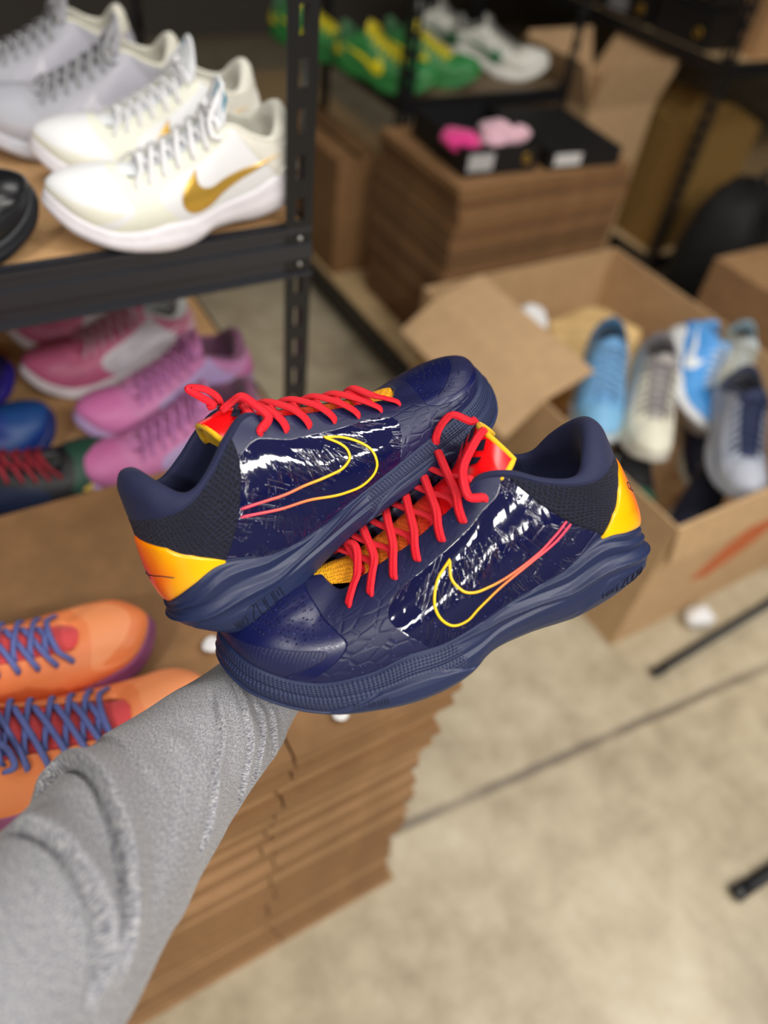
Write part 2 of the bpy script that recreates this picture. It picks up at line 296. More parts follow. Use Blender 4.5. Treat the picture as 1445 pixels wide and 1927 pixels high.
# black shoe box with its lid, and the knitwear lying in it
bx=bpy.data.objects.new('shoe_box',None); COL.objects.link(bx); bx.location=(1.27,1.625,.641); bx.rotation_euler[2]=math.radians(-4); setp(bx,'black shoe box with white label and gold mark on top of the rear carton stack','shoe box')
M_BOX=plain('black coated card','141417',.55); m=MB(); m.box((0,0,0),(.24,.30,.003)); [m.box(a,b) for a,b in (((0,0,0),(.24,.003,.075)),((0,.297,0),(.24,.30,.075)),((0,0,0),(.003,.30,.075)),((.237,0,0),(.24,.30,.075)))]; m.build('tray',M_BOX,bx,False)
plate('label',[(.012,-.0012,.014),(.092,-.0012,.014),(.092,-.0012,.058),(.012,-.0012,.058)],.0008,plain('grey white sticker','b9b9bb',.6),bx,(0,-1,0))
gm=MB(); gm.tube([(.20+.012*math.cos(a),-.0015,.036+.012*math.sin(a)) for a in np.linspace(0,2*math.pi,13)],.003,n=6,sub=1); gm.tube([(.193,-.0015,.036),(.207,-.0015,.036)],.003,n=6,sub=1); gm.build('gold_mark',plain('gold foil','b8923a',.35,.8),bx)
ldd=bpy.data.objects.new('shoe_box',None); COL.objects.link(ldd); ldd.location=(1.545,1.60,.643); ldd.rotation_euler[2]=math.radians(-6); setp(ldd,'flat black shoe box with a white sticker, right of the one holding the pink socks','shoe box')
m=MB(); m.box((0,0,.045),(.25,.33,.048),.001); [m.box(a,b) for a,b in (((0,0,0),(.25,.003,.046)),((0,.327,0),(.25,.33,.046)),((0,0,0),(.003,.33,.046)),((.247,0,0),(.25,.33,.046)))]; m.build('lid',M_BOX,ldd,False)
plate('sticker',[(.02,-.001,.008),(.11,-.001,.008),(.11,-.001,.04),(.02,-.001,.04)],.0008,plain('white sticker','d9d9da',.6),ldd,(0,-1,0))
crumple('knit_sock','hot pink knitted sock bunched in the black shoe box',(1.30,1.70,.705),.065,M_PINKS,(.75,1.1,.55),'sock',21)
crumple('knit_sock','pale pink knitted sock bunched beside the hot pink one in the black shoe box',(1.42,1.70,.71),.075,M_PALEP,(.8,1.0,.6),'sock',22)
crumple('knit_sock','small pale pink ball of sock at the right end of the black shoe box',(1.465,1.655,.725),.035,M_PALEP,(1.,.8,.7),'sock',23)
# dark shoe boxes on the upper right rack with gold marks and grey labels
k=0
for (x,y,z,dy,lab) in [(2.47,1.95,.801,.26,'black shoe box with a gold mark on the upper right rack, beside its corner post'),(2.47,2.24,.801,.26,'gold-marked black shoe box with grey label, second from the upper right rack\'s corner post'),(2.47,2.53,.801,.26,'black shoe box on the upper right rack, third from its corner post'),(2.47,1.98,.915,.26,'black shoe box stacked second high beside the corner post of the upper right rack'),(2.47,2.27,.915,.26,'black shoe box stacked second high, next along the upper right rack'),(2.80,1.84,1.007,.30,'black shoe box with a pale label on the pale carton of the upper right rack')]:
    s_=bpy.data.objects.new('shoe_box',None); COL.objects.link(s_); s_.location=(x,y,z); setp(s_,lab,'shoe box'); m=MB(); m.box((0,0,0),(.33,dy,.085),.002); m.build('box',M_BOX,s_,False); m=MB(); m.box((-.003,-.003,.078),(.333,dy+.003,.11),.002); m.build('lid',M_BOX,s_,False)
    gm=MB(); gm.tube([(-.004,.05+.013*math.cos(a),.045+.013*math.sin(a)) for a in np.linspace(0,2*math.pi,11)],.005,n=6,sub=1); gm.build('gold_mark',plain('gold foil','b8923a',.35,.8),s_)
    if k%2: plate('label',[(-.0008,.12,.015),(-.0008,.22,.015),(-.0008,.22,.065),(-.0008,.12,.065)],.0008,plain('dim grey sticker','8a8a8e',.6),s_,(-1,0,0))
    k+=1
plate('label',[(.02,-.0045,.02),(.15,-.0045,.02),(.15,-.0045,.07),(.02,-.0045,.07)],.0008,plain('grey white sticker','b9b9bb',.6),s_,(0,-1,0))
# black soft bag on the floor at the right
def bag():
    r_=bpy.data.objects.new('backpack',None); COL.objects.link(r_); r_.location=(2.50,1.58,.0); r_.rotation_euler[2]=math.radians(20); setp(r_,'black soft backpack on the floor behind the right edge carton','bag')
    bm=bmesh.new(); bmesh.ops.create_cube(bm,size=1); bmesh.ops.subdivide_edges(bm,edges=bm.edges[:],cuts=10,use_grid_fill=True)
    for v in bm.verts:
        p=np.array(v.co)*2; q=p/ (np.sum(np.abs(p)**4)**.25); x,y,z=q; z2=(z+1)/2; w_=.9+.15*math.sin(z2*3); v.co=(x*.19*w_+.006*math.sin(14*z+6*y),y*.15*w_*(1-.25*z2)+.006*math.sin(11*z+9*x),z2*.50)
    me=bpy.data.meshes.new('body'); bm.to_mesh(me); bm.free(); mm=plain('black nylon','0d0d10',.75); me.materials.append(mm); me.polygons.foreach_set('use_smooth',[True]*len(me.polygons)); o=bpy.data.objects.new('body',me); COL.objects.link(o); o.parent=r_
    crp=MB(); crp.box((-.13,-.20,.04),(.13,-.13,.24),.03); crp.build('pocket',mm,r_)
    for sx in (-1,1): s=MB(); s.tube([(sx*.08,-.08,.47),(sx*.11,-.20,.42),(sx*.13,-.24,.28),(sx*.12,-.20,.10),(sx*.11,-.13,.05)],.022,.006,up=(0,-1,.2),n=8); s.build('strap',mm,r_)
    s=MB(); s.tube([(-.05,-.02,.49),(-.03,-.03,.54),(.03,-.03,.54),(.05,-.02,.49)],.01,n=8); s.build('handle',mm,r_)
bag()
# garment rack feet at the right edge
gr=bpy.data.objects.new('garment_rack',None); COL.objects.link(gr); gr.location=(2.3,.2,0); setp(gr,'black metal garment rack at right, its two long foot bars on the floor','clothes rack')
for y,x0,rz,fr in ((.41,1.135,.045,.019),(-.02,.93,-.06,.024)):
    m=MB(); m.tube([(x0-2.3,y-.2,.016),(.55,y-.2+rz*1.6,.016)],fr,.014,n=8,sub=1); m.build('foot_bar',M_BLACK,gr)
    m=MB(); m.tube([(x0-2.3-.004,y-.2,.016),(x0-2.3+.03,y-.2,.016)],fr+.003,.0155,n=8,sub=1); m.build('end_cap',M_BLACK,gr)
    m=MB(); m.tube([(.1,y-.2+rz*1.2,.02),(.1,y-.2+rz*1.2,1.5)],.014,n=10,sub=1); m.build('upright',M_BLACK,gr)
m=MB(); m.tube([(.1,.23,1.5),(.1,-.28,1.5)],.014,n=10,sub=1); m.build('rail',M_BLACK,gr)
# ---------------------------------------------------------------- shoe form
def tab(s): return np.array([[float(q) for q in l.split()] for l in s.strip().split('\n')])
# station table of a low basketball shoe, toe tip to heel: bottom xyz | midsole top xyz | opening rim xyz
BASE=tab('''0.3038 0.0000 0.0234 0.2987 0.0000 0.0427 0.2241 0.0000 0.0628
0.2976 0.0208 0.0175 0.2921 0.0187 0.0370 0.2228 0.0062 0.0620
0.2832 0.0364 0.0048 0.2782 0.0354 0.0262 0.2204 0.0135 0.0590
0.2581 0.0478 -0.0076 0.2577 0.0447 0.0146 0.2122 0.0208 0.0541
0.2328 0.0541 -0.0148 0.2346 0.0499 0.0077 0.1981 0.0218 0.0590
0.2060 0.0572 -0.0179 0.2057 0.0520 0.0076 0.1798 0.0234 0.0664
0.1852 0.0572 -0.0191 0.1816 0.0515 0.0120 0.1628 0.0250 0.0728
0.1636 0.0530 -0.0190 0.1582 0.0494 0.0119 0.1448 0.0260 0.0822
0.1464 0.0478 -0.0160 0.1339 0.0468 0.0173 0.1268 0.0276 0.0925
0.1275 0.0426 -0.0076 0.1150 0.0437 0.0235 0.1110 0.0291 0.1033
0.1011 0.0385 -0.0047 0.0932 0.0416 0.0287 0.0926 0.0333 0.1016
0.0716 0.0364 -0.0041 0.0707 0.0395 0.0354 0.0731 0.0364 0.0915
0.0450 0.0354 0.0022 0.0462 0.0374 0.0479 0.0538 0.0374 0.0856
0.0272 0.0291 0.0060 0.0263 0.0302 0.0445 0.0398 0.0343 0.0848
0.0129 0.0156 0.0069 0.0129 0.0166 0.0401 0.0266 0.0229 0.0882
0.0079 0.0000 0.0083 0.0092 0.0000 0.0366 0.0176 0.0000 0.0898''')
BASE_B=tab('''0.2911 0.0000 0.0152 0.2854 0.0000 0.0394 0.2170 0.0000 0.0598
0.2823 0.0191 0.0109 0.2788 0.0172 0.0371 0.2156 0.0057 0.0595
0.2679 0.0334 0.0021 0.2660 0.0325 0.0342 0.2130 0.0124 0.0592
0.2471 0.0439 0.0005 0.2509 0.0411 0.0307 0.2048 0.0191 0.0580
0.2278 0.0497 0.0026 0.2276 0.0458 0.0292 0.1907 0.0201 0.0633
0.2005 0.0525 0.0054 0.1986 0.0478 0.0286 0.1724 0.0215 0.0707
0.1793 0.0525 0.0062 0.1747 0.0473 0.0271 0.1554 0.0229 0.0779
0.1575 0.0487 0.0056 0.1514 0.0454 0.0255 0.1377 0.0239 0.0859
0.1405 0.0439 0.0032 0.1277 0.0430 0.0234 0.1201 0.0253 0.0949
0.1222 0.0392 -0.0001 0.1093 0.0401 0.0211 0.1047 0.0267 0.1046
0.0960 0.0353 -0.0061 0.0880 0.0382 0.0210 0.0870 0.0306 0.0994
0.0667 0.0334 -0.0151 0.0657 0.0363 0.0278 0.0680 0.0334 0.0893
0.0405 0.0325 -0.0152 0.0418 0.0344 0.0398 0.0494 0.0344 0.0819
0.0228 0.0267 -0.0082 0.0224 0.0277 0.0366 0.0359 0.0315 0.0807
0.0090 0.0143 0.0034 0.0098 0.0153 0.0315 0.0237 0.0210 0.0832
0.0046 0.0000 0.0095 0.0068 0.0000 0.0267 0.0160 0.0000 0.0844''')
BETA=[0,2,10,22,32,38,42,46,50,58,72,80,84,84,82,80]
LR=[.60,.58,.5,.42,.38,.36,.36,.35,.35,.33,.3,.3,.3,.3,.3,.3]
LM=[.19,.22,.3,.34,.34,.34,.34,.34,.34,.34,.34,.34,.34,.34,.34,.34]
LH=[0,0,0,0,0,0,0,0,.001,.002,.003,.004,.005,.009,.018,.027]   # padded roll height above the rim
LW=[0,0,0,0,0,0,0,0,.003,.004,.005,.006,.007,.010,.014,.017]
def loop(a):
    a=np.asarray(a,float)
    if a.ndim==1: return np.concatenate([a,a[14:0:-1]])
    m=a.copy(); m[:,1::3]*=-1
    return np.concatenate([a,m[14:0:-1]])
def cat(a,t):
    n=len(a);t=np.asarray(t,float);i=np.floor(t).astype(int);f=t-i
    p=[a[(i+k)%n] for k in (-1,0,1,2)]
    if a.ndim>1:f=f[...,None]
    return .5*((2*p[1])+(-p[0]+p[2])*f+(2*p[0]-5*p[1]+4*p[2]-p[3])*f**2+(-p[0]+3*p[1]-3*p[2]+p[3])*f**3)
class Shoe:
    def __init__(s,base,shear=0.,lift=0.):
        s.L=loop(base);s.L[16:,6]+=np.abs(s.L[16:,7])*shear;k=np.interp(30-np.arange(16,30),[0,1,2,4,9,10,12,15],[.3,.4,.7,1,1,.9,.4,0]);s.L[16:,8]+=lift*k;s.L[25:,6]+=lift*.6;s.be=np.radians(loop(BETA));s.lr=loop(LR);s.lm=loop(LM);s.lh=loop(LH);s.lw=loop(LW)
    def parts(s,t):
        a=cat(s.L,t);B,M,R=a[...,0:3],a[...,3:6],a[...,6:9]
        e=.05;d=cat(s.L,np.asarray(t)+e)[...,3:6]-cat(s.L,np.asarray(t)-e)[...,3:6]
        n=np.stack([d[...,1],-d[...,0],0*d[...,0]],-1)
        n=-n/np.linalg.norm(n,axis=-1,keepdims=True)
        # orient outward
        c=M-np.array([.15,0,0]);flip=np.sign((n*np.stack([M[...,0]-np.clip(M[...,0],.05,.25),M[...,1],0*M[...,0]],-1)).sum(-1,keepdims=True));n=n*np.where(flip==0,1,flip)
        q=(M-R)*[1,1,0];q=q/(np.linalg.norm(q,axis=-1,keepdims=True)+1e-9)
        w=n*.5+q*.5;w/=np.linalg.norm(w,axis=-1,keepdims=True)
        return B,M,R,n,w
    def upper(s,t,v):
        t,v=np.broadcast_arrays(np.asarray(t,float),np.asarray(v,float))
        B,M,R,n,w=s.parts(t);D=np.linalg.norm(M-R,axis=-1,keepdims=True)
        be=cat(s.be,t)[...,None];z=np.array([0,0,1.])
        P1=M+(z*.985+n*.17)*D*cat(s.lm,t)[...,None]
        P2=R+(w*np.cos(be)-z*np.sin(be))*D*cat(s.lr,t)[...,None]
        v=v[...,None]
        return (1-v)**3*M+3*(1-v)**2*v*P1+3*(1-v)*v*v*P2+v**3*R
    def normal(s,f,t,v):
        e=.02;dt=f(t+e,v)-f(t-e,v);dv=f(t,np.asarray(v)+e)-f(t,np.asarray(v)-e)
        n=np.cross(dt,dv);n/=np.linalg.norm(n,axis=-1,keepdims=True)+1e-12
        P=f(t,v);c=P-np.stack([np.clip(P[...,0],.05,.23),0*P[...,1],0*P[...,2]+.02],-1)
        return n*np.where((n*c).sum(-1,keepdims=True)<0,-1,1)
    def off(s,t,v,o):
        return s.upper(t,v)+s.normal(s.upper,t,v)*np.asarray(o)[...,None]
    VP=np.array([0,.06,.15,.35,.5,.6,.7,.9,1.0]);OP=np.array([-.0035,-.0008,.0014,.003,.0034,.0020,.0024,.0016,.0004])
    def relief(s,t,v):
        t,v=np.broadcast_arrays(np.asarray(t,float),np.asarray(v,float))
        f=np.where(np.mod(t,30)>15,30-np.mod(t,30),np.mod(t,30)); r=np.interp(f,[7,8,9,11,12.5,13.5,15],[.98,.92,.80,.60,.52,.46,.44]); act=np.interp(f,[7.0,8.4,15],[0,1,1])
        o=np.interp(v-r,[-.5,-.10,-.03,.01,.14,.27,.29,.34,.45,.6],[0,.0008,.0026,.0006,-.0010,.0008,.0002,-.0010,.0002,0])*act
        r2=np.interp(f,[0,2,3.8,4.5,5.1,6.5,7.2,7.9,8.6],[.26,.18,.14,.32,.52,.52,.42,.2,.05]); o=o+.0016/(1+np.exp((v-r2)/.012))*np.interp(f,[0,8,9],[1,1,0])
        o=o-.0008*np.exp(-((v-.97)/.02)**2)
        z=np.interp(f,[10.9,11.6,12.0,13.6,14.2],[.0,.24,.36,.30,.0]); o=o+.0007/(1+np.exp((v-z)/.012))*np.interp(f,[10.8,11,14,14.3],[0,1,1,0])
        return s.side(t,v)+s.parts(t)[3]*o[...,None]
    def side(s,t,v):
        t,v=np.broadcast_arrays(np.asarray(t,float),np.asarray(v,float))
        B,M,R,n,w=s.parts(t)
        return B+(M-B)*v[...,None]+n*np.interp(v,s.VP,s.OP)[...,None]
# ---------------------------------------------------------------- one shoe, heel at the origin, toe along +x
MT,MV=.0205,.06
fold=lambda t:np.where(np.mod(t,30)>15,30-np.mod(t,30),np.mod(t,30))
SPEC={
'A':dict(win=[(9.7,.97),(9.38,.806),(8.55,.763),(7.82,.75),(5.75,.669),(5.32,.569),(5.52,.363),(6.58,.03),(6.7,-.1),(12.4,-.1),(12.4,1.1),(9.8,1.1)],
 toe=[(-2,.95),(0,.95),(2.33,.856),(3.53,.631),(4.35,.413),(4.45,.3),(4.18,.169),(3.3,-.05),(-2,-.05)],
 cap=[(-2,.16),(0,.16),(1.3,.2),(2.25,.27),(2.82,.338),(3.95,.344),(4.03,.262),(3.68,.188),(2.8,0),(2.8,-.1),(-2,-.1)],
 out=[(7.42,.64),(7.0,.55),(6.86,.394),(6.98,.25),(7.3,.125),(7.7,.094),(8.15,.138),(9.12,.175),(10.15,.256),(10.78,.338),(11.36,.46)],
 inn=[(7.42,.64),(7.4,.506),(7.58,.394),(7.85,.306),(8.33,.25),(9.15,.213),(10.18,.281),(10.82,.4),(11.27,.515)],
 ctr=[(12.05,0),(12.62,.344),(13.5,.66),(14.2,.82),(15,.93)],
 mesh=[(0,.125,.469,.65,.775,.888,1.0),(12.1,11.95,11.38,11.0,10.58,10.18,9.88)]),
'B':dict(win=[(9.4,.862),(8.8,.756),(7.55,.744),(6.6,.706),(5.3,.70),(4.85,.58),(5.03,.43),(5.5,.244),(5.95,.04),(6.1,-.1),(12.4,-.1),(12.4,.862)],
 toe=[(-2,.93),(.43,.93),(2.2,.88),(3.15,.73),(3.92,.513),(4.12,.388),(3.9,.25),(3.4,.17),(2.8,.15),(2.0,.1),(-2,.08)],
 cap=[(-2,.5),(0,.5),(.68,.50),(1.45,.506),(2.62,.525),(3.42,.488),(3.7,.381),(3.22,.256),(2.55,.215),(1.3,.17),(-2,.14)],
 out=[(7.2,.665),(6.8,.606),(6.55,.5),(6.45,.35),(6.55,.213),(6.7,.131),(6.95,.081),(7.35,.069),(7.82,.112),(8.62,.2),(9.98,.331),(11.0,.462)],
 inn=[(7.2,.665),(7.02,.562),(6.98,.469),(7.1,.381),(7.3,.338),(7.58,.319),(8.02,.331),(9.22,.363),(10.08,.438),(10.88,.525)],
 ctr=[(11.87,0),(12.68,.344),(13.62,.612),(14.42,.725),(15,.81)],
 mesh=[(0,.238,.475,.644,.744,.862,1.0),(11.85,11.5,11.08,10.62,10.3,10.05,9.9)])}
SW_OUT=[(7.3,.70),(6.8,.55),(6.6,.38),(6.75,.22),(7.2,.10),(7.8,.08),(8.6,.14),(9.6,.24),(10.7,.36),(11.7,.50),(12.7,.66)]
SW_IN=[(7.3,.70),(7.35,.58),(7.5,.46),(7.85,.38),(8.4,.35),(9.2,.37),(10.0,.42),(10.8,.48),(11.5,.54),(12.1,.60),(12.7,.66)]
EYT=[3.95,4.65,5.43,6.3,7.22,8.02,8.95]; EYV=[.78,.78,.81,.84,.85,.86,.865]
TONX=[.226,.214,.200,.183,.167,.150,.133,.120,.111,.104,.098]
def tongue_mid(S,top=.012,lean=1.):
    rim=[S.upper(t*1.,1.) for t in (0,2,4,5,6,7,8,9)]; rx=np.array([p[0] for p in rim])[::-1]; rz=np.array([p[2] for p in rim])[::-1]
    P=[]
    kx=(rx.max()-.118)/(.222-.118)
    for k,x in enumerate(TONX):
        x=.118+(x-.118)*kx if x>.118 else x
        z=np.interp(x,rx,rz)+.0015 if x>=.118 else rz[0]+.003+(.118-x)*(top/.012)
        if x<.118: x=.118-(.118-x)*lean
        if k==0: z-=.004
        P.append((x,0,z))
    return np.array(P)
WID=[.010,.014,.018,.020,.022,.024,.026,.029,.032,.031,.024]
def make_shoe(name,spec,st,mat4,hero=False,mirror=False,label=None,group=None,scale=1.):
    """st: dict of materials; returns the root empty"""
    S=Shoe(BASE_B if spec=='B' else BASE,.36 if hero and spec=='A' else 0.,.0095 if hero and spec=='A' else 0.); sp=SPEC[spec]; my=-1 if mirror else 1
    root=bpy.data.objects.new(name,None); root.empty_display_size=.05; COL.objects.link(root); root.matrix_world=mat4; setp(root,label,'shoe',group)
    nt,nv=(600,56) if hero else (150,18)
    F=np.array([1,my,1.])*scale
    t=np.linspace(0,30,nt,endpoint=False); v=np.linspace(0,1,nv)
    T,V=np.meshgrid(t,v,indexing='ij')
    # upper, with a turned-in edge at the opening
    P=S.upper(T,V); B_,M_,R_,n_,w_=S.parts(t)
    ext=[R_-w_*.0018-[0,0,.0008],R_-w_*.0024-[0,0,.005],R_-w_*.002-[0,0,.014]]
    below=[M_-[0,0,.003]-n_*.001]
    P=np.concatenate([np.stack(below,1),P,np.stack(ext,1)],1)
    VV=np.concatenate([np.full((nt,1),-.05),V,np.full((nt,1),1.02),np.full((nt,1),1.08),np.full((nt,1),1.2)],1); TT=np.repeat(t[:,None],P.shape[1],1); ft=fold(TT)
    X,Y=ft*MT,VV*MV; A={}
    for k in ('win','toe','cap'):
        q=roundpoly([(a*MT,b*MV) for a,b in sp[k]],3); A[k]=sdf(q,X,Y)
    grid('upper',P*F,st['upper'],root,cu=True,uv=np.stack([X,Y],-1),attrs=A)
    # midsole wall and sole
    nm=64 if hero else 12
    v2=np.linspace(0,1.,nm); T2,V2=np.meshgrid(t,v2,indexing='ij'); Q=S.side(T2,V2)
    if hero: # sculpted ledges of the foam
        Q=S.relief(T2,V2)
    lip=(M_-n_*.0012-[0,0,.0005])[:,None]
    Q=np.concatenate([Q,lip],1); V2=np.concatenate([V2,np.full((nt,1),1.05)],1); T2=np.repeat(t[:,None],V2.shape[1],1)
    grid('midsole',Q*F,st['midsole'],root,cu=True,uv=np.stack([fold(T2)*MT,V2*.03],-1),attrs={'tt':fold(T2),'vv':V2,'tread':(np.clip((V2-np.interp(fold(T2),[0,2,3.8,4.5,5.1,6.5,7.2,7.9],[.26,.18,.14,.32,.52,.52,.42,.2])-.05)/.03,0,1)*np.clip((.955-V2)/.02,0,1)*np.clip((7.7-fold(T2)-(V2-.5)*.8)/.15,0,1))})
    half=np.linspace(0,15,nt//2+1); nb=S.side(half,0*half); nw=7
    sole=np.stack([nb*[1,1-2*k/(nw-1),1]+np.array([0,0,.0016])*(1-abs(1-2*k/(nw-1))**2)*0 for k in range(nw)],1)
    grid('outsole',sole*F,st['outsole'],root)
    ins=np.stack([(M_[:nt//2+1]*[.97,1,1]+[.003,0,0])*[1,(1-2*k/(nw-1))*.86,0]+np.array([0,0,1])*np.minimum(M_[:nt//2+1,2:3],.034) for k in range(nw)],1)
    grid('insole',ins*F,st['lining'],root)
    # heel counter and knitted collar panel
    def patch(nm_,t0,t1,v0,v1,off,mat,nu=80,nvv=24,edge=.08):
        s=np.linspace(0,1,nu)[:,None]; q=np.linspace(0,1,nvv)[None]; tt=t0(q)+(t1(q)-t0(q))*s; vv=v0(tt)+(v1(tt)-v0(tt))*q
        e=np.minimum(1,np.minimum(np.minimum(s,1-s)*3/edge,np.minimum(q,1-q)/edge)); e=np.sqrt(1-(1-e)**2)
        Pp=S.off(tt,vv,off*e+.0001); return grid(nm_,Pp*F,mat,root,uv=np.stack([tt*MT,vv*MV],-1),attrs={'tt':fold(tt),'vv':vv})
    k_=3 if hero else 1
    mv,mtt=sp['mesh']
    patch('collar_mesh_panel',lambda q:np.interp(q,mv,mtt),lambda q:30-np.interp(q,mv,mtt),lambda x:0*x,lambda x:0*x+1.,.0007,st['mesh'],60*k_,14*k_,.03)
    cx,cy=zip(*sp['ctr'])
    patch('heel_counter',lambda q:0*q+cx[0],lambda q:0*q+30-cx[0],lambda x:0*x-.03,lambda x:np.interp(fold(x),cx,cy)+.005,.0019,st['counter'],50*k_,8*k_,.12)
    # padded lining around the collar
    tl=np.linspace(8.6,21.4,(150 if hero else 50)); B,Mm,R,n,w_=S.parts(tl); h=cat(S.lh,tl)[:,None]; wd=cat(S.lw,tl)[:,None]; z=np.array([0,0,1.]); inn=-w_
    k0=np.clip((h-.006)/.02,0,1)
    pr=[R-z*.004+w_*.0002,R+w_*.0006,R+z*h*.35+w_*(.0008+.0012*k0)+inn*.0035*k0,R+z*h*.75+inn*(wd*.15+.002*k0),R+z*h*1.0+inn*(wd*.5+.003*k0),R+z*h*.86+inn*(wd*.95+.004*k0),R+z*h*.3+inn*(wd*1.15+.003*k0),R-z*.008+inn*wd*.95,R-z*.02+inn*wd*.75,
        (R*.5+Mm*.5)*[1,1,0]+z*(Mm[:,2:]+.018)+inn*.006,Mm+inn*.006+z*.003]
    pr=np.stack(pr,1); pr=np.stack([smooth(p,4) for p in pr])
    grid('collar_lining',pr*F,st['lining'],root,uv=np.zeros(pr.shape[:2]+(2,)))
    # tongue
    mid=smooth(tongue_mid(S,st.get('tongue_top',.012) if not(hero and spec=='B') else .002,1.75 if hero and spec=='B' else 1.),4); tl_=.0040 if hero and spec=='A' else 0.; mid=mid+np.array([0,0,tl_]); wd=np.interp(np.linspace(0,1,len(mid)),np.linspace(0,1,len(WID)),WID); wd=np.minimum(wd,.0245) if hero and spec=='B' else wd; ny=17; q=np.linspace(-1,1,ny)
    a=np.linspace(0,1,len(mid))[:,None]
    drop=(np.abs(q)[None]**2.2)*(.006+(.018 if st.get('tongue_top',0)>.015 else .010)*np.clip((a-.5)/.4,0,1)); back=(np.abs(q)[None]**2)*(-.012 if hero and spec=='A' else .003)*np.clip((a-.62)/.38,0,1)
    TP=np.stack([mid[:,0:1]+back,wd[:,None]*q[None]+0*back,mid[:,2:3]-drop-tl_*40*wd[:,None]*q[None]],-1)
    uvt=np.stack([a+0*drop,q[None]*wd[:,None]],-1)
    grid('tongue',TP*F,st['tongue'],root,uv=uvt)
    k1=int(np.argmax(mid[:,0]<.1085)); LP=TP[k1:]-np.array([-.0015,0,.0045]); grid('tongue_lining',LP*F,st['tongue_edge'],root)
    sb_=np.linspace(0,1,7)[:,None,None]; BK_=TP[-1][None]*[1,1,1]+np.array([.013,0,-.024])*sb_; BK_=BK_*np.concatenate([np.ones_like(sb_),1-.3*sb_,np.ones_like(sb_)],-1); grid('tongue_pad',BK_*F,st['tongue_edge'],root)
    e=MB(); ed=np.concatenate([TP[k1:,0],TP[-1,1:-1],TP[k1:,-1][::-1]])-np.array([-.0006,0,.0022]); e.tube(ed*F,.0021,n=8,sub=1); e.build('tongue_binding',st['tongue_edge'],root)
    # laces
    far=lambda x:30-x; rim=lambda x:S.upper(x,1.); L=MB(); nl,sb=(12,7) if hero else (6,3); lw,lh=.0029,.0014
    def cz(x,dz): return np.array([x,0,np.interp(x,mid[::-1,0],mid[::-1,2])+dz])
    def lace(p,up=None): L.tube(np.array(p)*F,lw*scale,lh*scale,n=nl,sub=sb,up=[0,0,1.] if up is None else np.array(up)*[1,my,1])
    def eye(x,i,vs): return [S.off(x,vs-.035,-.002),S.off(x,vs-.01,.0016),S.off(x,(vs+1)/2,.0036)]
    def upn(x): n=S.normal(S.upper,x,.9); return n
    I=range(6) if hero else range(0,6)
    for i in range(7):
        tn=EYT[i]
        if i==0:
            p=eye(tn,0,EYV[0])+[rim(tn)+[0,0,.0048],cz(rim(tn)[0]-.002,.0085),rim(far(tn))+[0,0,.0048]]+eye(far(tn),0,EYV[0])[::-1]; lace(p,[upn(tn)]*3+[[0,0,1.]]*3+[upn(far(tn))]*3); continue
        if i<6:
            t2=tn+.75*(EYT[i+1]-tn)
            for sgn,hh in ((1,.0078),(0,.0046)):
                a_=(lambda x:x) if sgn else far; b_=far if sgn else (lambda x:x)
                ii=i; e0=eye(a_(tn),i,EYV[i]); r0=rim(a_(tn)); r1=rim(b_(t2)); c=(r0+r1)/2; q1=cz(c[0],hh); sy=np.sign(r1[1])
                p=e0+[r0+[0,-.15*r0[1],.004+(hh-.0046)*.4],q1,np.array([r1[0],r1[1]-sy*.006,r1[2]+hh*.35+.001]),np.array([r1[0],r1[1]-sy*.001,r1[2]-.004])]
                lace(p,[upn(a_(tn))]*3+[[0,0,1.]]*4)
    t0=EYT[0]; t2=EYT[0]+.8*(EYT[1]-EYT[0])
    for a_,b_,hh in ((far(t0+.1),t2,.003),(t0+.15,far(t2),.0055)):
        r0,r1=rim(a_),rim(b_); lace([r0*[1,.75,1]-[0,0,.003],r0*[1,.6,1]+[0,0,.002],cz((r0[0]+r1[0])/2,hh),r1*[1,.7,1]+[0,0,.002],r1*[1,.85,1]-[0,0,.004]])
    for sgn in ((1,-1) if hero else (1,)):
        tn=EYT[6] if sgn>0 else far(EYT[6]); r0=rim(tn)
        if sgn>0: p=eye(tn,6,EYV[6])[:2]+[S.off(tn-.40,.92,.0055),rim(tn-.55)+[0,-.001,.007],r0+[.005,-.007,.0105],np.array([.104,.013,mid[-7,2]+.0035]),np.array([.097,.010,mid[-3,2]+.0015])]
        else: p=eye(tn,6,EYV[6])[:2]+[r0+[.003,.003,.006],r0+[.001,.005,.014],r0+[-.005,.007,.021],r0+[-.012,.009,.024],np.array([.101,-.014,mid[-3,2]+.003]),np.array([.097,-.015,mid[-2,2]+.0025])]
        lace(p,[upn(tn)]*2+[[0,.7,.7]]*(len(p)-2))
    if not hero:
        for sgn in (1,-1):
            tn=EYT[6] if sgn>0 else far(EYT[6]); r0=rim(tn); lace([r0+[.002,sgn*.003,-.006],r0+[0,0,.004],cz(.116,.008),cz(.112,.004)+[0,-sgn*.01,0]])
    L.build('laces',st['laces'],root)
    # side mark, on both sides
    if st.get('swoosh_fill'): so=smooth(np.array(SW_OUT),4); si=smooth(np.array(SW_IN),4)
    else: so=smooth(np.array(sp['out']),8); si=smooth(np.array(sp['inn']),8)
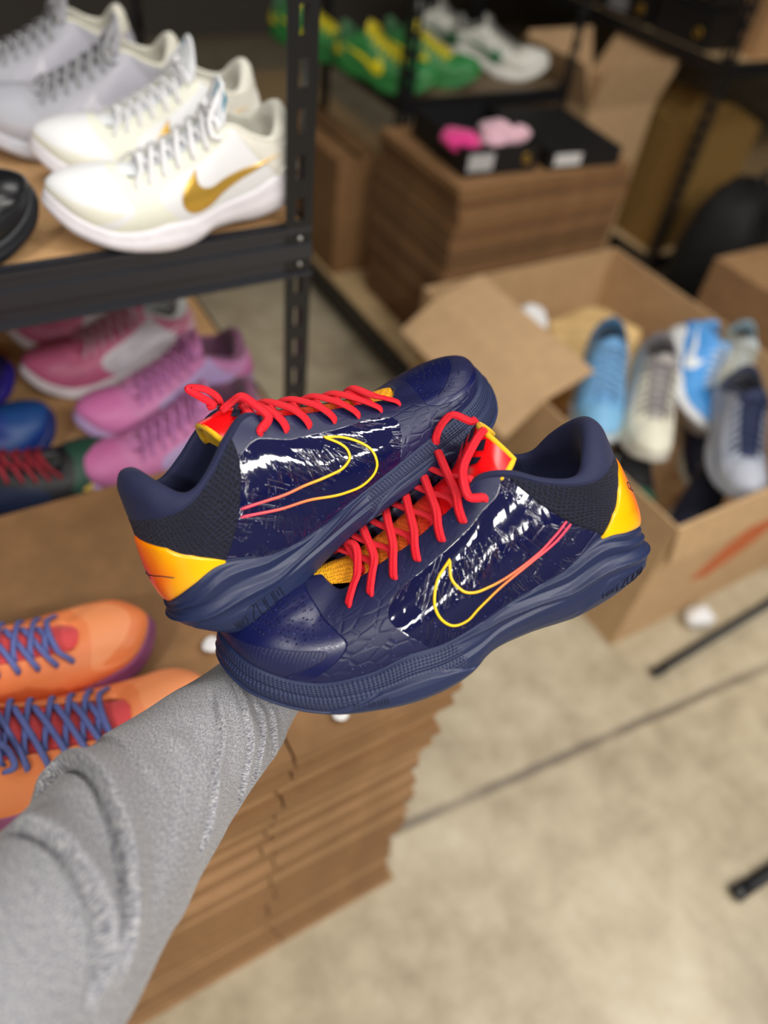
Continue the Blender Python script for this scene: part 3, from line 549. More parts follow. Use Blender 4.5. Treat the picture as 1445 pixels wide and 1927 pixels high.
    if st.get('swoosh') is not None:
        for f in ((lambda x:x),far):
            if st.get('swoosh_fill'):
                m=40; a=np.linspace(0,1,m); rs=lambda c:np.stack([np.interp(a,np.linspace(0,1,len(c)),c[:,j]) for j in (0,1)],1)
                o_,i_=rs(so),rs(si); q=np.linspace(0,1,7)[None,:,None]; g=o_[:,None]*(1-q)+i_[:,None]*q; bl=.0014*np.sin(np.pi*np.clip(np.linspace(0,1,7),.02,.98))[None]**.5
                grid('side_mark',S.off(f(g[...,0]),g[...,1],bl+.0003+0*g[...,0])*F,st['swoosh'],root)
            else:
                path=np.concatenate([so[::-1],si[1:]]); Pm=S.off(f(path[:,0]),path[:,1],.0006); U=S.normal(S.upper,f(path[:,0]),path[:,1]); mb=MB(); mb.tube(Pm*F,.00095,.0004,up=U*[1,my,1],n=6,sub=1); o=mb.build('side_mark_outline',st['swoosh'],root)
                A_=o.data.attributes.new('tt','FLOAT','POINT'); A_.data.foreach_set('value',np.repeat(path[:,0],6).astype(np.float32))
    return root,S,F
def shoe_matrix(toe_or_heel,yaw,pitch=0,roll=0,from_toe=None):
    Mx=Matrix.Rotation(math.radians(yaw),4,'Z')@Matrix.Rotation(math.radians(-pitch),4,'Y')@Matrix.Rotation(math.radians(roll),4,'X')
    p=Vector(toe_or_heel)
    if from_toe: p=p-(Mx.to_3x3()@Vector((from_toe,0,0)))
    return Matrix.Translation(p)@Mx
# ---------------------------------------------------------------- materials of the navy pair
def upper_mat(name,matte,gloss,toec,capc,hero=False,body_r=.42,win_r=.06,toe_r=.32):
    N=NT(name); win=N.step(N.attr('win'),-.0002,.0002); toe=N.step(N.attr('toe'),-.0002,.0002); capm=N.step(N.attr('cap'),-.0002,.0002)
    uv=N.co('UV')
    n=N.noise(N.co(),35,4); c=N.mix(n,tuple(x*.9 for x in lin(matte)[:3])+(1,),tuple(x*1.12 for x in lin(matte)[:3])+(1,))
    c=N.mix(win,c,lin(gloss)); c=N.mix(toe,c,lin(toec)); c=N.mix(capm,c,lin(capc))
    r=N.mixf(win,body_r,win_r); r=N.mixf(toe,r,toe_r); r=N.mixf(capm,r,.42)
    if not hero:
        N.p(col=c,rough=r); N.bump(n,.15,.0006); return N.m
    # printed specks
    sp=N.voro(uv,520); spz=N.voro(uv,520,out='Color'); s2=N.n('ShaderNodeSeparateColor'); N.set(s2.inputs[0],spz)
    big=N.math('MULTIPLY',s2.outputs[0],.22); spk=N.math('MULTIPLY',N.math('LESS_THAN',sp,N.math('MULTIPLY',big,N.math('GREATER_THAN',s2.outputs[1],.72))),.5)
    c=N.mix(spk,c,lin('6a70b0'))
    N.p(col=c,rough=r); N.set(N.b.inputs['Coat Weight'],N.math('MAXIMUM',win,N.math('MULTIPLY',toe,.12))); N.b.inputs['Coat Roughness'].default_value=.05
    # creases of the clear film: thin fans running across the side
    us=N.n('ShaderNodeSeparateXYZ'); N.set(us.inputs[0],uv)
    def fan(x0,y0,fr,seed,wd):
        q=N.math('DIVIDE',N.math('SUBTRACT',us.outputs[0],x0),N.math('SUBTRACT',y0,us.outputs[1])); c_=N.n('ShaderNodeCombineXYZ'); N.set(c_.inputs[0],N.math('MULTIPLY_ADD',q,fr,seed)); N.set(c_.inputs[1],N.math('MULTIPLY',us.outputs[1],11.))
        g=N.noise(c_.outputs[0],1.,1,.5,0.); g=N.math('ABSOLUTE',N.math('SUBTRACT',g,.5)); return N.step(g,0.,wd,1.,0.)
    f=N.math('MAXIMUM',fan(.150,.085,17.,3.,.04),fan(.185,.10,20.,9.,.032)); f=N.math('MAXIMUM',f,N.math('MULTIPLY',fan(.12,-.045,13.,15.,.02),.5))
    msk=N.step(N.noise(uv,60,2),.46,.62); f=N.math('MULTIPLY',f,msk)
    h=N.math('MULTIPLY',N.math('MULTIPLY',f,win),-.48)
    rip=N.noise(N.co('UV',(1,.45,1)),95,2); h=N.math('ADD',h,N.math('MULTIPLY',N.math('MULTIPLY',rip,win),.42))
    # raised edges of the overlays
    h=N.math('ADD',h,N.math('MULTIPLY',N.step(N.attr('win'),-.0004,.0006),-.25)); h=N.math('ADD',h,N.math('MULTIPLY',N.step(N.attr('toe'),-.0004,.0006),-.35)); h=N.math('ADD',h,N.math('MULTIPLY',N.step(N.attr('cap'),-.0003,.0004),.3))
    # embossed scales on the matte forefoot
    scl=N.voro(N.co('UV',(1,1.5,1)),95,'DISTANCE_TO_EDGE',.7); sep=N.n('ShaderNodeSeparateXYZ'); N.set(sep.inputs[0],uv)
    ffm=N.math('MULTIPLY',N.step(sep.outputs[0],.052,.066),N.step(sep.outputs[0],.15,.19,1.,0.)); ffm=N.math('MULTIPLY',ffm,N.math('SUBTRACT',1.,N.math('MAXIMUM',win,toe))); ffm=N.math('MULTIPLY',ffm,N.step(sep.outputs[1],.032,.044,1.,.25))
    h=N.math('ADD',h,N.math('MULTIPLY',N.math('MULTIPLY',N.step(scl,.0,.16),ffm),.24))
    fine=N.noise(uv,900,2); h=N.math('ADD',h,N.math('MULTIPLY',N.math('MULTIPLY',fine,N.math('SUBTRACT',1.,win)),.05))
    # punched holes of the toe box
    pf=N.voro(N.co('UV'),330,'F1',.35); pm=N.math('MULTIPLY',N.math('MULTIPLY',N.step(sep.outputs[1],.022,.026),N.step(sep.outputs[1],.048,.052,1.,0.)),N.math('MULTIPLY',toe,N.step(sep.outputs[0],.058,.07,1.,0.)))
    h=N.math('ADD',h,N.math('MULTIPLY',N.math('MULTIPLY',N.step(pf,.17,.28,1.,0.),pm),-1.3))
    ck=N.n('ShaderNodeTexBrick',i_Scale=260.); N.set(ck.inputs[0],uv); h=N.math('ADD',h,N.math('MULTIPLY',N.math('MULTIPLY',N.n('ShaderNodeTexBrick').outputs[1],0.),capm))
    cw=N.n('ShaderNodeTexWave',i_Scale=140.,i_Distortion=1.); N.set(cw.inputs[0],uv); h=N.math('ADD',h,N.math('MULTIPLY',N.math('MULTIPLY',cw.outputs[1],capm),.10))
    N.bump(h,1.,.0011); return N.m
def mesh_mat(name,c):
    N=NT(name); uv=N.co('UV',(1,1,1),(0,0,.35)); b=N.n('ShaderNodeTexBrick'); N.set(b.inputs[0],uv); b.inputs['Scale'].default_value=1.; b.offset=.5
    b.inputs['Brick Width'].default_value=.0034; b.inputs['Row Height'].default_value=.0028; b.inputs['Mortar Size'].default_value=.0008; b.inputs['Mortar Smooth'].default_value=.6
    wv=N.n('ShaderNodeTexWave',i_Scale=420.); N.set(wv.inputs[0],N.co('UV',(1,1,1),(0,0,.35))); C=lin(c)
    v=N.voro(uv,330,'F1',.25); pit=N.step(v,.22,.42,1.,0.)
    N.p(col=N.mix(pit,tuple(x*1.25 for x in C[:3])+(1,),tuple(x*.35 for x in C[:3])+(1,)),rough=.7,sheen=0.)
    h=N.math('ADD',N.math('MULTIPLY',pit,-.9),N.math('MULTIPLY',wv.outputs[1],.35)); h=N.math('ADD',h,N.math('MULTIPLY',b.outputs[1],-.3)); N.bump(h,1.,.0011); return N.m
def mid_mat(name,c,tread=True):
    N=NT(name); n=N.noise(N.co(),50,4); C=lin(c); N.p(col=N.mix(n,tuple(x*.88 for x in C[:3])+(1,),tuple(x*1.1 for x in C[:3])+(1,)),rough=.45)
    tt,vv=N.attr('tt'),N.attr('vv'); uv=N.co('UV')
    m=N.attr('tread')
    sep=N.n('ShaderNodeSeparateXYZ'); N.set(sep.inputs[0],uv)
    sx=N.math('SINE',N.math('MULTIPLY',sep.outputs[0],2*math.pi/.0022)); sy=N.math('SINE',N.math('MULTIPLY',sep.outputs[1],2*math.pi/.0019))
    h=N.math('MULTIPLY',N.math('MULTIPLY',N.math('MULTIPLY_ADD',sx,.35,.5),N.math('MULTIPLY_ADD',sy,.5,.5)),m); h=N.math('ADD',h,N.math('MULTIPLY',N.noise(N.co(),500,3),.12)); N.bump(h,1.,.0006); return N.m
def counter_mat(name):
    N=NT(name); tt,vv=N.attr('tt'),N.attr('vv'); a=N.math('MULTIPLY_ADD',N.math('POWER',N.math('DIVIDE',N.math('SUBTRACT',15.,tt),3.),1.),-1.,1.)
    # warm print: yellow rim, orange, red towards the heel's middle
    d=N.math('SUBTRACT',a,N.math('MULTIPLY',N.math('ABSOLUTE',N.math('SUBTRACT',vv,.27)),.55))
    N.p(col=N.ramp(d,[(0.,'ffc800'),(.40,'ffb000'),(.62,'ff7a00'),(.85,'ff4a0c'),(1.,'ff3418')]),rough=.3,coat=.5,coatr=.15); return N.m
def grad_mat(name,attrn,stops,lo,hi,rough=.45,knit=False):
    N=NT(name)
    if attrn: f=N.step(N.attr(attrn),lo,hi)
    else:
        s=N.n('ShaderNodeSeparateXYZ'); N.set(s.inputs[0],N.co('UV')); f=s.outputs[0]
    N.p(col=N.ramp(f,stops),rough=rough)
    if knit:
        g=N.co('Object',(1,1,1)); v=N.voro(g,620,'F1',.3); kn=N.step(f,.52,.60,1.,0.); N.set(N.b.inputs['Roughness'],N.mixf(kn,.22,.8)); N.bump(N.math('MULTIPLY',N.step(v,.2,.5),kn),1.,.0009)
    return N.m
def lace_mat(name,c):
    N=NT(name); s=N.n('ShaderNodeSeparateXYZ'); N.set(s.inputs[0],N.co('UV'))
    a=N.math('SINE',N.math('ADD',N.math('MULTIPLY',s.outputs[1],2*math.pi/.0016),N.math('MULTIPLY',s.outputs[0],2*math.pi*3))); b=N.math('SINE',N.math('SUBTRACT',N.math('MULTIPLY',s.outputs[1],2*math.pi/.0016),N.math('MULTIPLY',s.outputs[0],2*math.pi*3)))
    h=N.math('MULTIPLY',a,b); C=lin(c); N.p(col=N.mix(N.math('MULTIPLY_ADD',h,.5,.5),tuple(x*.86 for x in C[:3])+(1,),C),rough=.6,sheen=0.); N.bump(h,.7,.0005); return N.m
NAVY=dict(midsole=mid_mat('navy foam midsole','1f2a4e'),outsole=plain('navy rubber outsole','27355f',.5),mesh=mesh_mat('navy knit mesh','10152e'),
 counter=counter_mat('yellow to red glossy heel counter'),lining=fabric('navy padded lining','121840',1500,.75,.35,.05),
 tongue=grad_mat('yellow to red tongue',None,[(0.,'f0b400'),(.2,'f59a10'),(.42,'f46a1c'),(.55,'f5161c'),(1.,'ff0c14')],0,1,knit=True),
 tongue_edge=fabric('yellow tongue binding','f2bd00',1400,.7,.4,.1),laces=lace_mat('red woven lace','ff1830'),
 swoosh=grad_mat('yellow to pink outline print','tt',[(0.,'ffd000'),(.3,'ffc020'),(.55,'ff8a4a'),(1.,'ff3f63')],6.6,11.2,.4),
 upper=upper_mat('navy upper with glossy film','191d45','0f133e','0e1548','191d47',True))
def M4(r,t): return Matrix([list(r[i])+[t[i]] for i in range(3)]+[[0,0,0,1]])
RA=np.array([[-0.92075, -0.38594, -0.05718], [0.28759, -0.77041, 0.56899], [-0.26365, 0.50746, 0.82035]]); RB=np.array([[0.95431, -0.05982, -0.29278], [0.20814, 0.83607, 0.5076], [0.21442, -0.54535, 0.81032]])
def orth(m): u,_,v=np.linalg.svd(m); return u@v
TA,TB=np.array([0.3627, 0.17316, 1.06925]),np.array([0.05952, 0.28389, 1.03085])
GLY={'N':[[(0,0),(0,1),(1,0),(1,1)]],'I':[[(0,0),(0,1)]],'K':[[(0,0),(0,1)],[(1,1),(.1,.5),(1,0)]],'E':[[(1,0),(0,0),(0,1),(1,1)],[(0,.5),(.8,.5)]],
 'Z':[[(0,1),(1,1),(0,0),(1,0)]],'O':[[(0,0),(0,1),(1,1),(1,0),(0,0)]],'M':[[(0,0),(0,1),(1,1),(1,0)],[(.5,1),(.5,.25)]]}
def writing(S,F,root,my,text,t0,t1,v0,v1,mat,sgn=1,small=4):
    """engraved letters along the foam wall from t0 to t1 (v0,v1: baseline and top at both ends)"""
    mb=MB(); wds=[(.7 if c_!='I' else .12) for c_ in text[:small]]+[1.25]*(len(text)-small); gap=.34; tot=sum(wds)+gap*(len(text)-1); x=0
    for ch,wd in zip(text,wds):
        hh=.66 if wd<1 else 1.
        for st in GLY[ch]:
            pts=smooth_lin([( (x+px*wd)/tot, py*hh*.999) for px,py in st]); tt=t0+(t1-t0)*pts[:,0]; b=v0[0]+(v0[1]-v0[0])*pts[:,0]; tp=v1[0]+(v1[1]-v1[0])*pts[:,0]; vv=b+(tp-b)*pts[:,1]
            P=S.relief(tt,vv)+S.parts(tt)[3]*.0003; mb.tube(P*F,.0003,n=5,sub=1)
        x+=wd+gap
    mb.build('zoom_lettering',mat,root)
def smooth_lin(p,k=4):
    p=np.array(p,float); o=[]
    for a,b in zip(p[:-1],p[1:]): o+= [a+(b-a)*i/k for i in range(k)]
    return np.array(o+[p[-1]])
dark=plain('dark engraved ink','10142c',.6)
rA,SA,FA=make_shoe('basketball_shoe','A',NAVY,M4(orth(RA),TA),True,False,'front navy basketball shoe with red laces, toe pointing lower left, in front of its twin','navy pair held up in one hand')
rB,SB,FB=make_shoe('basketball_shoe','B',NAVY,M4(orth(RB),TB),True,True,'rear navy basketball shoe with red laces, toe pointing upper right, orange heel at left','navy pair held up in one hand')
writing(SA,FA,rA,1,'NIKEZOOM',11.75,13.4,(.13,.07),(.26,.25),dark)
writing(SB,FB,rB,-1,'NIKEZOOM',12.6,11.1,(.12,.27),(.30,.44),dark)
# small punched code on the forefoot of the sole
for S,F,r in ((SA,FA,rA),(SB,FB,rB)):
    mb=MB()
    for i,x in enumerate([4.42,4.5,4.64,4.74,4.8,4.86,4.96,5.04,5.12,5.2]):
        for k in range(1 if i==2 else 3):
            vv=.25+.055*k+(.0 if i!=2 else .05)
            P=S.relief(np.array([x,x+.0]),np.array([vv,vv+.036]))+S.parts(np.array([x,x]))[3]*.0004; mb.tube(P*F,.00045,n=5,sub=1)
    mb.build('punched_code',dark,r)
# thin signature-like squiggle on the heel counters
def counter_line(S,F,r,pts,rad=.0004,loop_=False):
    p=smooth(np.array(pts,float),6); P=S.off(p[:,0],p[:,1],.0021); mb=MB(); mb.tube(P*F,rad,n=5,sub=1); mb.build('heel_squiggle',dark,r)
counter_line(SB,FB,rB,[(15.3,.34),(14.9,.36),(14.4,.34),(13.9,.30),(13.45,.22)])
counter_line(SB,FB,rB,[(14.95,.40),(14.85,.30)],.0003)
counter_line(SA,FA,rA,[(14.3,.5),(14.15,.56),(14.3,.62),(14.5,.56),(14.3,.5),(14.6,.44),(15.1,.46),(15.5,.40),(16.2,.35)],.00035)
# emblem on the red tongue tops
for S,F,r in ((SA,FA,rA),(SB,FB,rB)):
    md=smooth(tongue_mid(S) if S is SA else tongue_mid(S,.002,1.75),4); mb=MB()
    tz=.0040 if S is SA else 0.
    zc=lambda x,y:float(np.interp(x,md[::-1,0],md[::-1,2]))-(abs(y/.030)**2.2)*.016+.0012+tz-tz*40*y
    for sg in (1,-1):
        for poly in ([(.118,.002),(.111,.010),(.115,.013),(.121,.005)],[(.1215,.0015),(.126,.006),(.1275,.003)],[(.123,.0068),(.117,.0145),(.121,.014),(.1255,.008)]):
            b=len(mb.v); V=[np.array([x-.012,y*sg+.006,zc(x-.012,y*sg+.006)])*F for x,y in poly]; c=sum(V)/len(V); mb.add(V+[c+np.array([0,0,.0005])],[(i,(i+1)%len(V),len(V)) for i in range(len(V))])
    mb.build('tongue_emblem',dark,r,smooth=False)
# fold lines of the sleeve as (distance from the cuff, angle around the arm)
FOLDS=[([(0.2387, -0.817), (0.2256, -0.503), (0.2139, -0.314), (0.2009, -0.105), (0.1894, 0.105), (0.1779, 0.377), (0.1664, 0.67), (0.1566, 0.984), (0.149, 1.382), (0.1615, 1.382), (0.1734, 1.361)],0.009,0.011,0.0028,0.8),
([(0.2478, -0.67), (0.2377, -0.545), (0.2317, -0.461), (0.2266, -0.272), (0.2216, -0.063), (0.2177, 0.147), (0.213, 0.377), (0.2093, 0.628), (0.2065, 0.88), (0.2037, 1.152)],0.0085,0.01,0.0028,0.8),
([(0.1628, -0.963), (0.14, -0.733), (0.1092, -0.356), (0.0846, -0.084), (0.0687, 0.251), (0.0551, 0.628)],0.003,0.006,0.0022,0.9),
([(0.0916, -1.403), (0.0823, -0.859), (0.0644, -0.503), (0.0531, -0.063), (0.0362, 0.503)],0.003,0.005,0.0022,0.9),
([(0.0698, -1.382), (0.0612, -0.922), (0.0465, -0.524), (0.0395, -0.063)],0.0026,0.004,0.002,0.9),
([(0.0438, -1.466), (0.0387, -0.796), (0.0315, -0.398)],0.002,0.004,0.002,0.9),
([(0.1664, -0.565), (0.1311, -0.293), (0.0998, 0.084), (0.0788, 0.691)],0.0014,0.01,0.006,0.2),
([(0.1628, -0.126), (0.14, 0.607), (0.1298, 0.942), (0.1211, 1.403)],0.002,0.01,0.005,0.3),
([(0.2158, -0.649), (0.1903, -0.461), (0.1502, -0.188), (0.1223, 0.147), (0.1068, 0.586)],0.002,0.014,0.008,0.2),
([(0.0186, -0.88), (0.0315, -1.424), (0.0698, -1.424), (0.1174, -1.382), (0.1615, -1.403), (0.2074, -1.11)],0.0015,0.005,0.002,0.8)]
# ---------------------------------------------------------------- the arm that holds the pair
skin=plain('warm skin','c69075',.5,var=.06,bump=.2)
CENT=np.array([(.110,.2651,.9623),(.0686,.2418,.9694),(.0161,.2113,.9854),(-.0284,.1722,1.013),(-.0627,.1425,1.033),(-.1024,.1147,1.0513),(-.1469,.0785,1.0813),(-.20,.02,1.13),(-.25,-.05,1.18)])
CRAD=np.array([.033,.0385,.047,.051,.055,.058,.062,.066,.07])
def make_person():
    me=bpy.data.meshes.new('person'); o=bpy.data.objects.new('person',me); COL.objects.link(o)
    V=[];E=[];Rr=[]
    def chain(pts,rad,root):
        p=root
        for q,r in zip(pts,rad): V.append(q); Rr.append(r); E.append((p,len(V)-1)) if p is not None else None; p=len(V)-1
        return p
    w_=chain([tuple(CENT[i]) for i in (8,6,4,2,0)],[.05,.042,.036,.030,.027],None)
    palm=chain([(.126,.276,.950),(.146,.288,.944)],[.026,.024],w_)
    kn=[(.165,.306,.958),(.170,.299,.948),(.171,.290,.940),(.168,.280,.934)]
    for k,(x,y,z) in enumerate(kn):
        L=[.9,1.,.95,.78][k]; b=chain([(x,y,z)],[.0125],palm)
        chain([(x+.022*L,y+.004,z+.004),(x+.036*L,y-.001,z+.014),(x+.042*L,y-.006,z+.026)],[.0095,.0085,.0075],b)
    b=chain([(.135,.300,.966),(.146,.314,.976),(.160,.318,.986),(.174,.316,.992)],[.013,.0115,.0105,.009],palm-1)
    me.from_pydata(V,E,[]); me.materials.append(skin)
    md=o.modifiers.new('skin','SKIN'); lay=me.skin_vertices[0].data if me.skin_vertices else None
    if lay is None:
        bm=bmesh.new(); bm.from_mesh(me); bm.verts.layers.skin.verify(); bm.to_mesh(me); bm.free(); lay=me.skin_vertices[0].data
    for i,r in enumerate(Rr): lay[i].radius=(r,r); lay[i].use_root=(i==0)
    s=o.modifiers.new('sub','SUBSURF'); s.levels=s.render_levels=2
    dg=bpy.context.evaluated_depsgraph_get(); nm=bpy.data.meshes.new_from_object(o.evaluated_get(dg)); o.modifiers.clear(); o.data=nm
    nm.polygons.foreach_set('use_smooth',[True]*len(nm.polygons))
    return setp(o,'outstretched arm of a person in a grey heathered sleeve, holding the navy shoes','person')
person=make_person()
N=NT('heathered grey jersey'); a=N.noise(N.co('UV',(420,2400,1),(0,0,.5)),1.,3,.7); b=N.noise(N.co('UV',(1100,1100,1)),1.,3,.6); f=N.math('ADD',N.math('MULTIPLY',a,.6),N.math('MULTIPLY',b,.4))
N.p(col=N.ramp(f,[(.41,'50515c'),(.5,'86878f'),(.60,'cbc9c9')]),rough=.9,sheen=.25); N.bump(N.noise(N.co('UV',(1800,1800,1)),1.,2),.35,.0006); jersey=N.m
ns,na=420,300
cl=smooth(CENT,12); rl=np.interp(np.linspace(0,1,len(cl)),np.linspace(0,1,len(CRAD)),CRAD); s_=np.linspace(0,1,ns); q=s_**1.15
C=np.stack([np.interp(q,np.linspace(0,1,len(cl)),cl[:,k]) for k in range(3)],1); Rd=np.interp(q,np.linspace(0,1,len(cl)),rl)
T=np.gradient(C,axis=0); T/=np.linalg.norm(T,axis=1,keepdims=True)
tocam=np.array([0,0,1.45])-C; tocam-=T*(tocam*T).sum(1,keepdims=True); tocam/=np.linalg.norm(tocam,axis=1,keepdims=True); sd=np.cross(T,tocam) # sd: side; angle 0 faces up to the viewer
th=np.linspace(-math.pi,math.pi,na,endpoint=False)
SS,TH=np.meshgrid(np.arange(ns),th,indexing='ij'); arc=np.concatenate([[0],np.cumsum(np.linalg.norm(np.diff(C,axis=0),axis=1))])
base=C[:,None]+Rd[:,None,None]*(np.cos(th)[None,:,None]*tocam[:,None]+np.sin(th)[None,:,None]*sd[:,None]); nor=(base-C[:,None])/Rd[:,None,None]
AR=arc[:,None]+0*TH; PX=TH*.05
disp=np.zeros_like(AR)

def fold_ridge(pts,amp,w,up=.004,gr=.5):
    """soft rolled fold along a line drawn on the sleeve; the roll lies on the line's left side, the crease on its right"""
    global disp
    p=smooth(np.array(pts,float),8); X=p[:,0]; Y=p[:,1]*.05; d2=np.full(AR.shape,1e9); sg=np.zeros(AR.shape); tt=np.zeros(AR.shape)
    for i in range(len(p)-1):
        ax,ay,bx,by=X[i],Y[i],X[i+1],Y[i+1]; ex,ey=bx-ax,by-ay; h=np.clip(((AR-ax)*ex+(PX-ay)*ey)/(ex*ex+ey*ey+1e-12),0,1)
        dx,dy=AR-ax-ex*h,PX-ay-ey*h; d=dx*dx+dy*dy; m=d<d2-1e-12; d2=np.where(m,d,d2); sg=np.where(m,np.sign(ex*dy-ey*dx),sg); tt=np.where(m,(i+h)/(len(p)-1),tt)
    D=np.sqrt(d2)*np.where(sg>=0,1,-1); e=np.clip(np.minimum(tt,1.02-tt)*5,0,1); e=e*e*(3-2*e)
    u=np.clip((D+.0005)/up,0,1); u=u*u*(3-2*u)
    disp=disp+amp*e*u*np.exp(-(np.maximum(D-up,0)/w)**2)-amp*gr*e*np.exp(-((D+.0008)/(up*.7))**2)
for f_ in FOLDS: fold_ridge(*f_)
r=np.random.default_rng(7)
for k in range(9): disp+=.0007*np.sin(AR*(20+14*k)*(.6+.4*r.random())+TH*(1+k%4)+r.random()*6)/(1+.25*k)
P=base+nor*disp[...,None]
cuff=[C[0]+(P[0]-C[0])*f-T[0]*g for f,g in ((.9,.0),(.97,-.0005))]
P=np.concatenate([np.stack([C[0]+(P[0]-C[0])*.82+T[0]*.012,C[0]+(P[0]-C[0])*.93+T[0]*.001]),P])
uv=np.stack([np.concatenate([[-.01,-.002],arc])[:,None]+0*P[...,0],np.concatenate([TH[:2],TH])*.05],-1)
sl=grid('sleeve',P,jersey,person,cv=True,uv=uv); sl['label']='light grey heathered knit sleeve with soft folds'
# ---------------------------------------------------------------- sneakers around the room
def style(nm,body,side,toe,capc,mid,lace,tongue,lining=None,counter=None,meshc=None,sw=None,swm=0.,out=None,fill=True,tt=.012,rough=.5,swr=.3):
    return dict(upper=upper_mat(nm+' upper',body,side,toe,capc,False,rough,rough*.8,rough),midsole=plain(nm+' midsole',mid,.45),outsole=plain(nm+' outsole',out or mid,.5),mesh=fabric(nm+' collar',meshc or body,700),counter=plain(nm+' heel',counter or body,.4),
      lining=fabric(nm+' lining',lining or body,900),tongue=fabric(nm+' tongue',tongue,700,.7),tongue_edge=fabric(nm+' tongue edge',tongue,700,.7),laces=plain(nm+' laces',lace,.7),swoosh=None if sw is None else plain(nm+' mark',sw,swr,swm),swoosh_fill=fill,tongue_top=tt)
WG=style('white and gold','eceee0','eef0f4','eef0f4','ecebdd','e9e6ee','eeeef2','e6eaf0','e6e4d8','eceae4','eceae0','d9ae4c',.55,'d8d6d2',tt=.023)
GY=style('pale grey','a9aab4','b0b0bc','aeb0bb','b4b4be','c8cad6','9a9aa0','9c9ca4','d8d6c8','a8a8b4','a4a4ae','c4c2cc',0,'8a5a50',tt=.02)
LV=style('pink and lavender','c878ac','b9a3d2','c96fa8','c878ac','b49ac8','c07ab4','c478b0','7a4a68','c46aa8','c884b8','b79ad4',0,tt=.016)
PW=style('pink and white','c6668c','d0ccd4','bd5f86','c6668c','dcd4da','c8a0b4','c25a84','c9cfd0','d8b0c0','cf7898','dad8e0',0,'c9a24a')
GN=style('green black and gold','17171c','1d2740','20463a','d9b85a','d8ccd4','8a1c2c','16161a')
BL=style('deep blue','16337a','123a7a','10407e','16337a','1a2c66','14306a','16337a'); PU=style('dark violet blue','1a1050','1a1458','16104a','22187a','26188a','1a1050','1a1050')
BK=style('glossy black','121318','14151a','15161a','17181e','15181f','101114','121318',rough=.25)
OR=style('orange coral','f58c55','f7925a','fc9e68','f0864e','8a4a78','5f6cae','e0484e','d84048','e8824e','e8824e',None,0,'6a3a72')
GY2=style('green and yellow','2f7d3c','2f7d3c','2a8040','2f7d3c','2c7a3a','e3d21a','d8c81c','2a6e38','e0d020','2f7d3c','e6d81e',0,'c8b080')
WGn=style('white and green','d4d3c8','c4c4bc','dcdcd4','dcdcd4','e0dfd8','8a8a84','b8b8b0','7a7a74','1f6a3c','cfcfc6','1f6a3c',0,'d8c020')
LB=style('washed light blue','6fa6d4','86bce4','7db4dc','b7d0d6','c9d4dc','7aa8d0','6aa2d4','2a5a80','9cc4e0','6c9ed0')
CR=style('cream and grey','dcd8c4','c8c4bc','dedbc8','dedbc8','d8d4c8','8c8688','a8a2a0','6a666a','d8cf9c','bcb6b0')
UN=style('university blue','4f9be0','4a98e2','3f92dc','4f9be0','d9dadc','d6e4f2','5aa2e2','4f9be0','3a8cd8','4f9be0','e8eef6',0)
WC=style('off-white','c4c4b4','cac8b8','cfccbc','c6c4b4','d0d0d2','bcbab0','b8c4c8','78909c','bcd0d8','c2c2b6')
GB=style('silver grey and navy','9aa0b0','a4a8b8','aeb2c0','c6cad2','b4b8c4','1e2a50','1c2850','1a2240','8a90a0','22305a')
DG=style('dark green','16161a','18181c','24503c','1c1c20','cfc9bc','16161a','141418','101014','18181c','16161a','c9c9c4',0)
DN=style('dark navy','141a30','161e3a','18203c','141a30','b9b5a2','141a30','141a30')
def bgs(spec,st,toe,yaw,pitch,mirror,label,group=None,roll=0,scale=1.,L=.292):
    r,S,F=make_shoe('sneaker',spec,st,shoe_matrix(toe,yaw,pitch,roll,from_toe=L),False,mirror,label,group,scale); return r,S,F
zs=.0175; zu,zl=1.011,.631
# upper shelf of the left rack
teal=plain('teal print','1592b4',.5)
def emblem(r,S,F,blocky):
    md=smooth(tongue_mid(S,.023),4); zc=lambda x,y:float(np.interp(x,md[::-1,0],md[::-1,2]))-(abs(y/.030)**2.2)*.022+.0012; mb=MB()
    P6=[[(.0985,.0),(.1005,.005),(.103,0),(.1005,-.005)],[(.1035,.001),(.1055,.013),(.103,.014),(.1015,.006)],[(.1035,-.001),(.1055,-.013),(.103,-.014),(.1015,-.006)],[(.1045,.001),(.1085,.006),(.1075,.009)],[(.1045,-.001),(.1085,-.006),(.1075,-.009)]]
    if blocky: P6=[[(.0985,.010),(.107,.012),(.108,-.010),(.100,-.012)]]
    for poly in P6:
        b=len(mb.v); V=[np.array([x,y+.016,zc(x,y+.016)+.001])*F for x,y in poly]; c=sum(V)/len(V); mb.add(V+[c+np.array([0,0,.0008])],[(i,(i+1)%len(V),len(V)) for i in range(len(V))])
    mb.build('tongue_emblem',teal,r,smooth=False)
o=bgs('A',WG,(.122,.865,zu+zs),178,0,False,'white sneaker with a large gold side mark, frontmost on the upper left shelf','white and gold pair on the upper left shelf'); emblem(*o,True)
o=bgs('A',WG,(.14,1.01,zu+zs),178,0,True,'white sneaker with teal emblem on its tongue, directly behind the gold-marked one','white and gold pair on the upper left shelf'); emblem(*o,False)
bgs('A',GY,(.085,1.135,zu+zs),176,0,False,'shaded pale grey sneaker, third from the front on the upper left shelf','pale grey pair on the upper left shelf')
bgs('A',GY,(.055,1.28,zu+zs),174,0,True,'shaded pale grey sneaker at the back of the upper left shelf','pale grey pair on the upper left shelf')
bgs('A',BK,(.095,.885,zu+zs),10,0,False,'glossy black sneaker toe at the left edge of the upper left shelf')
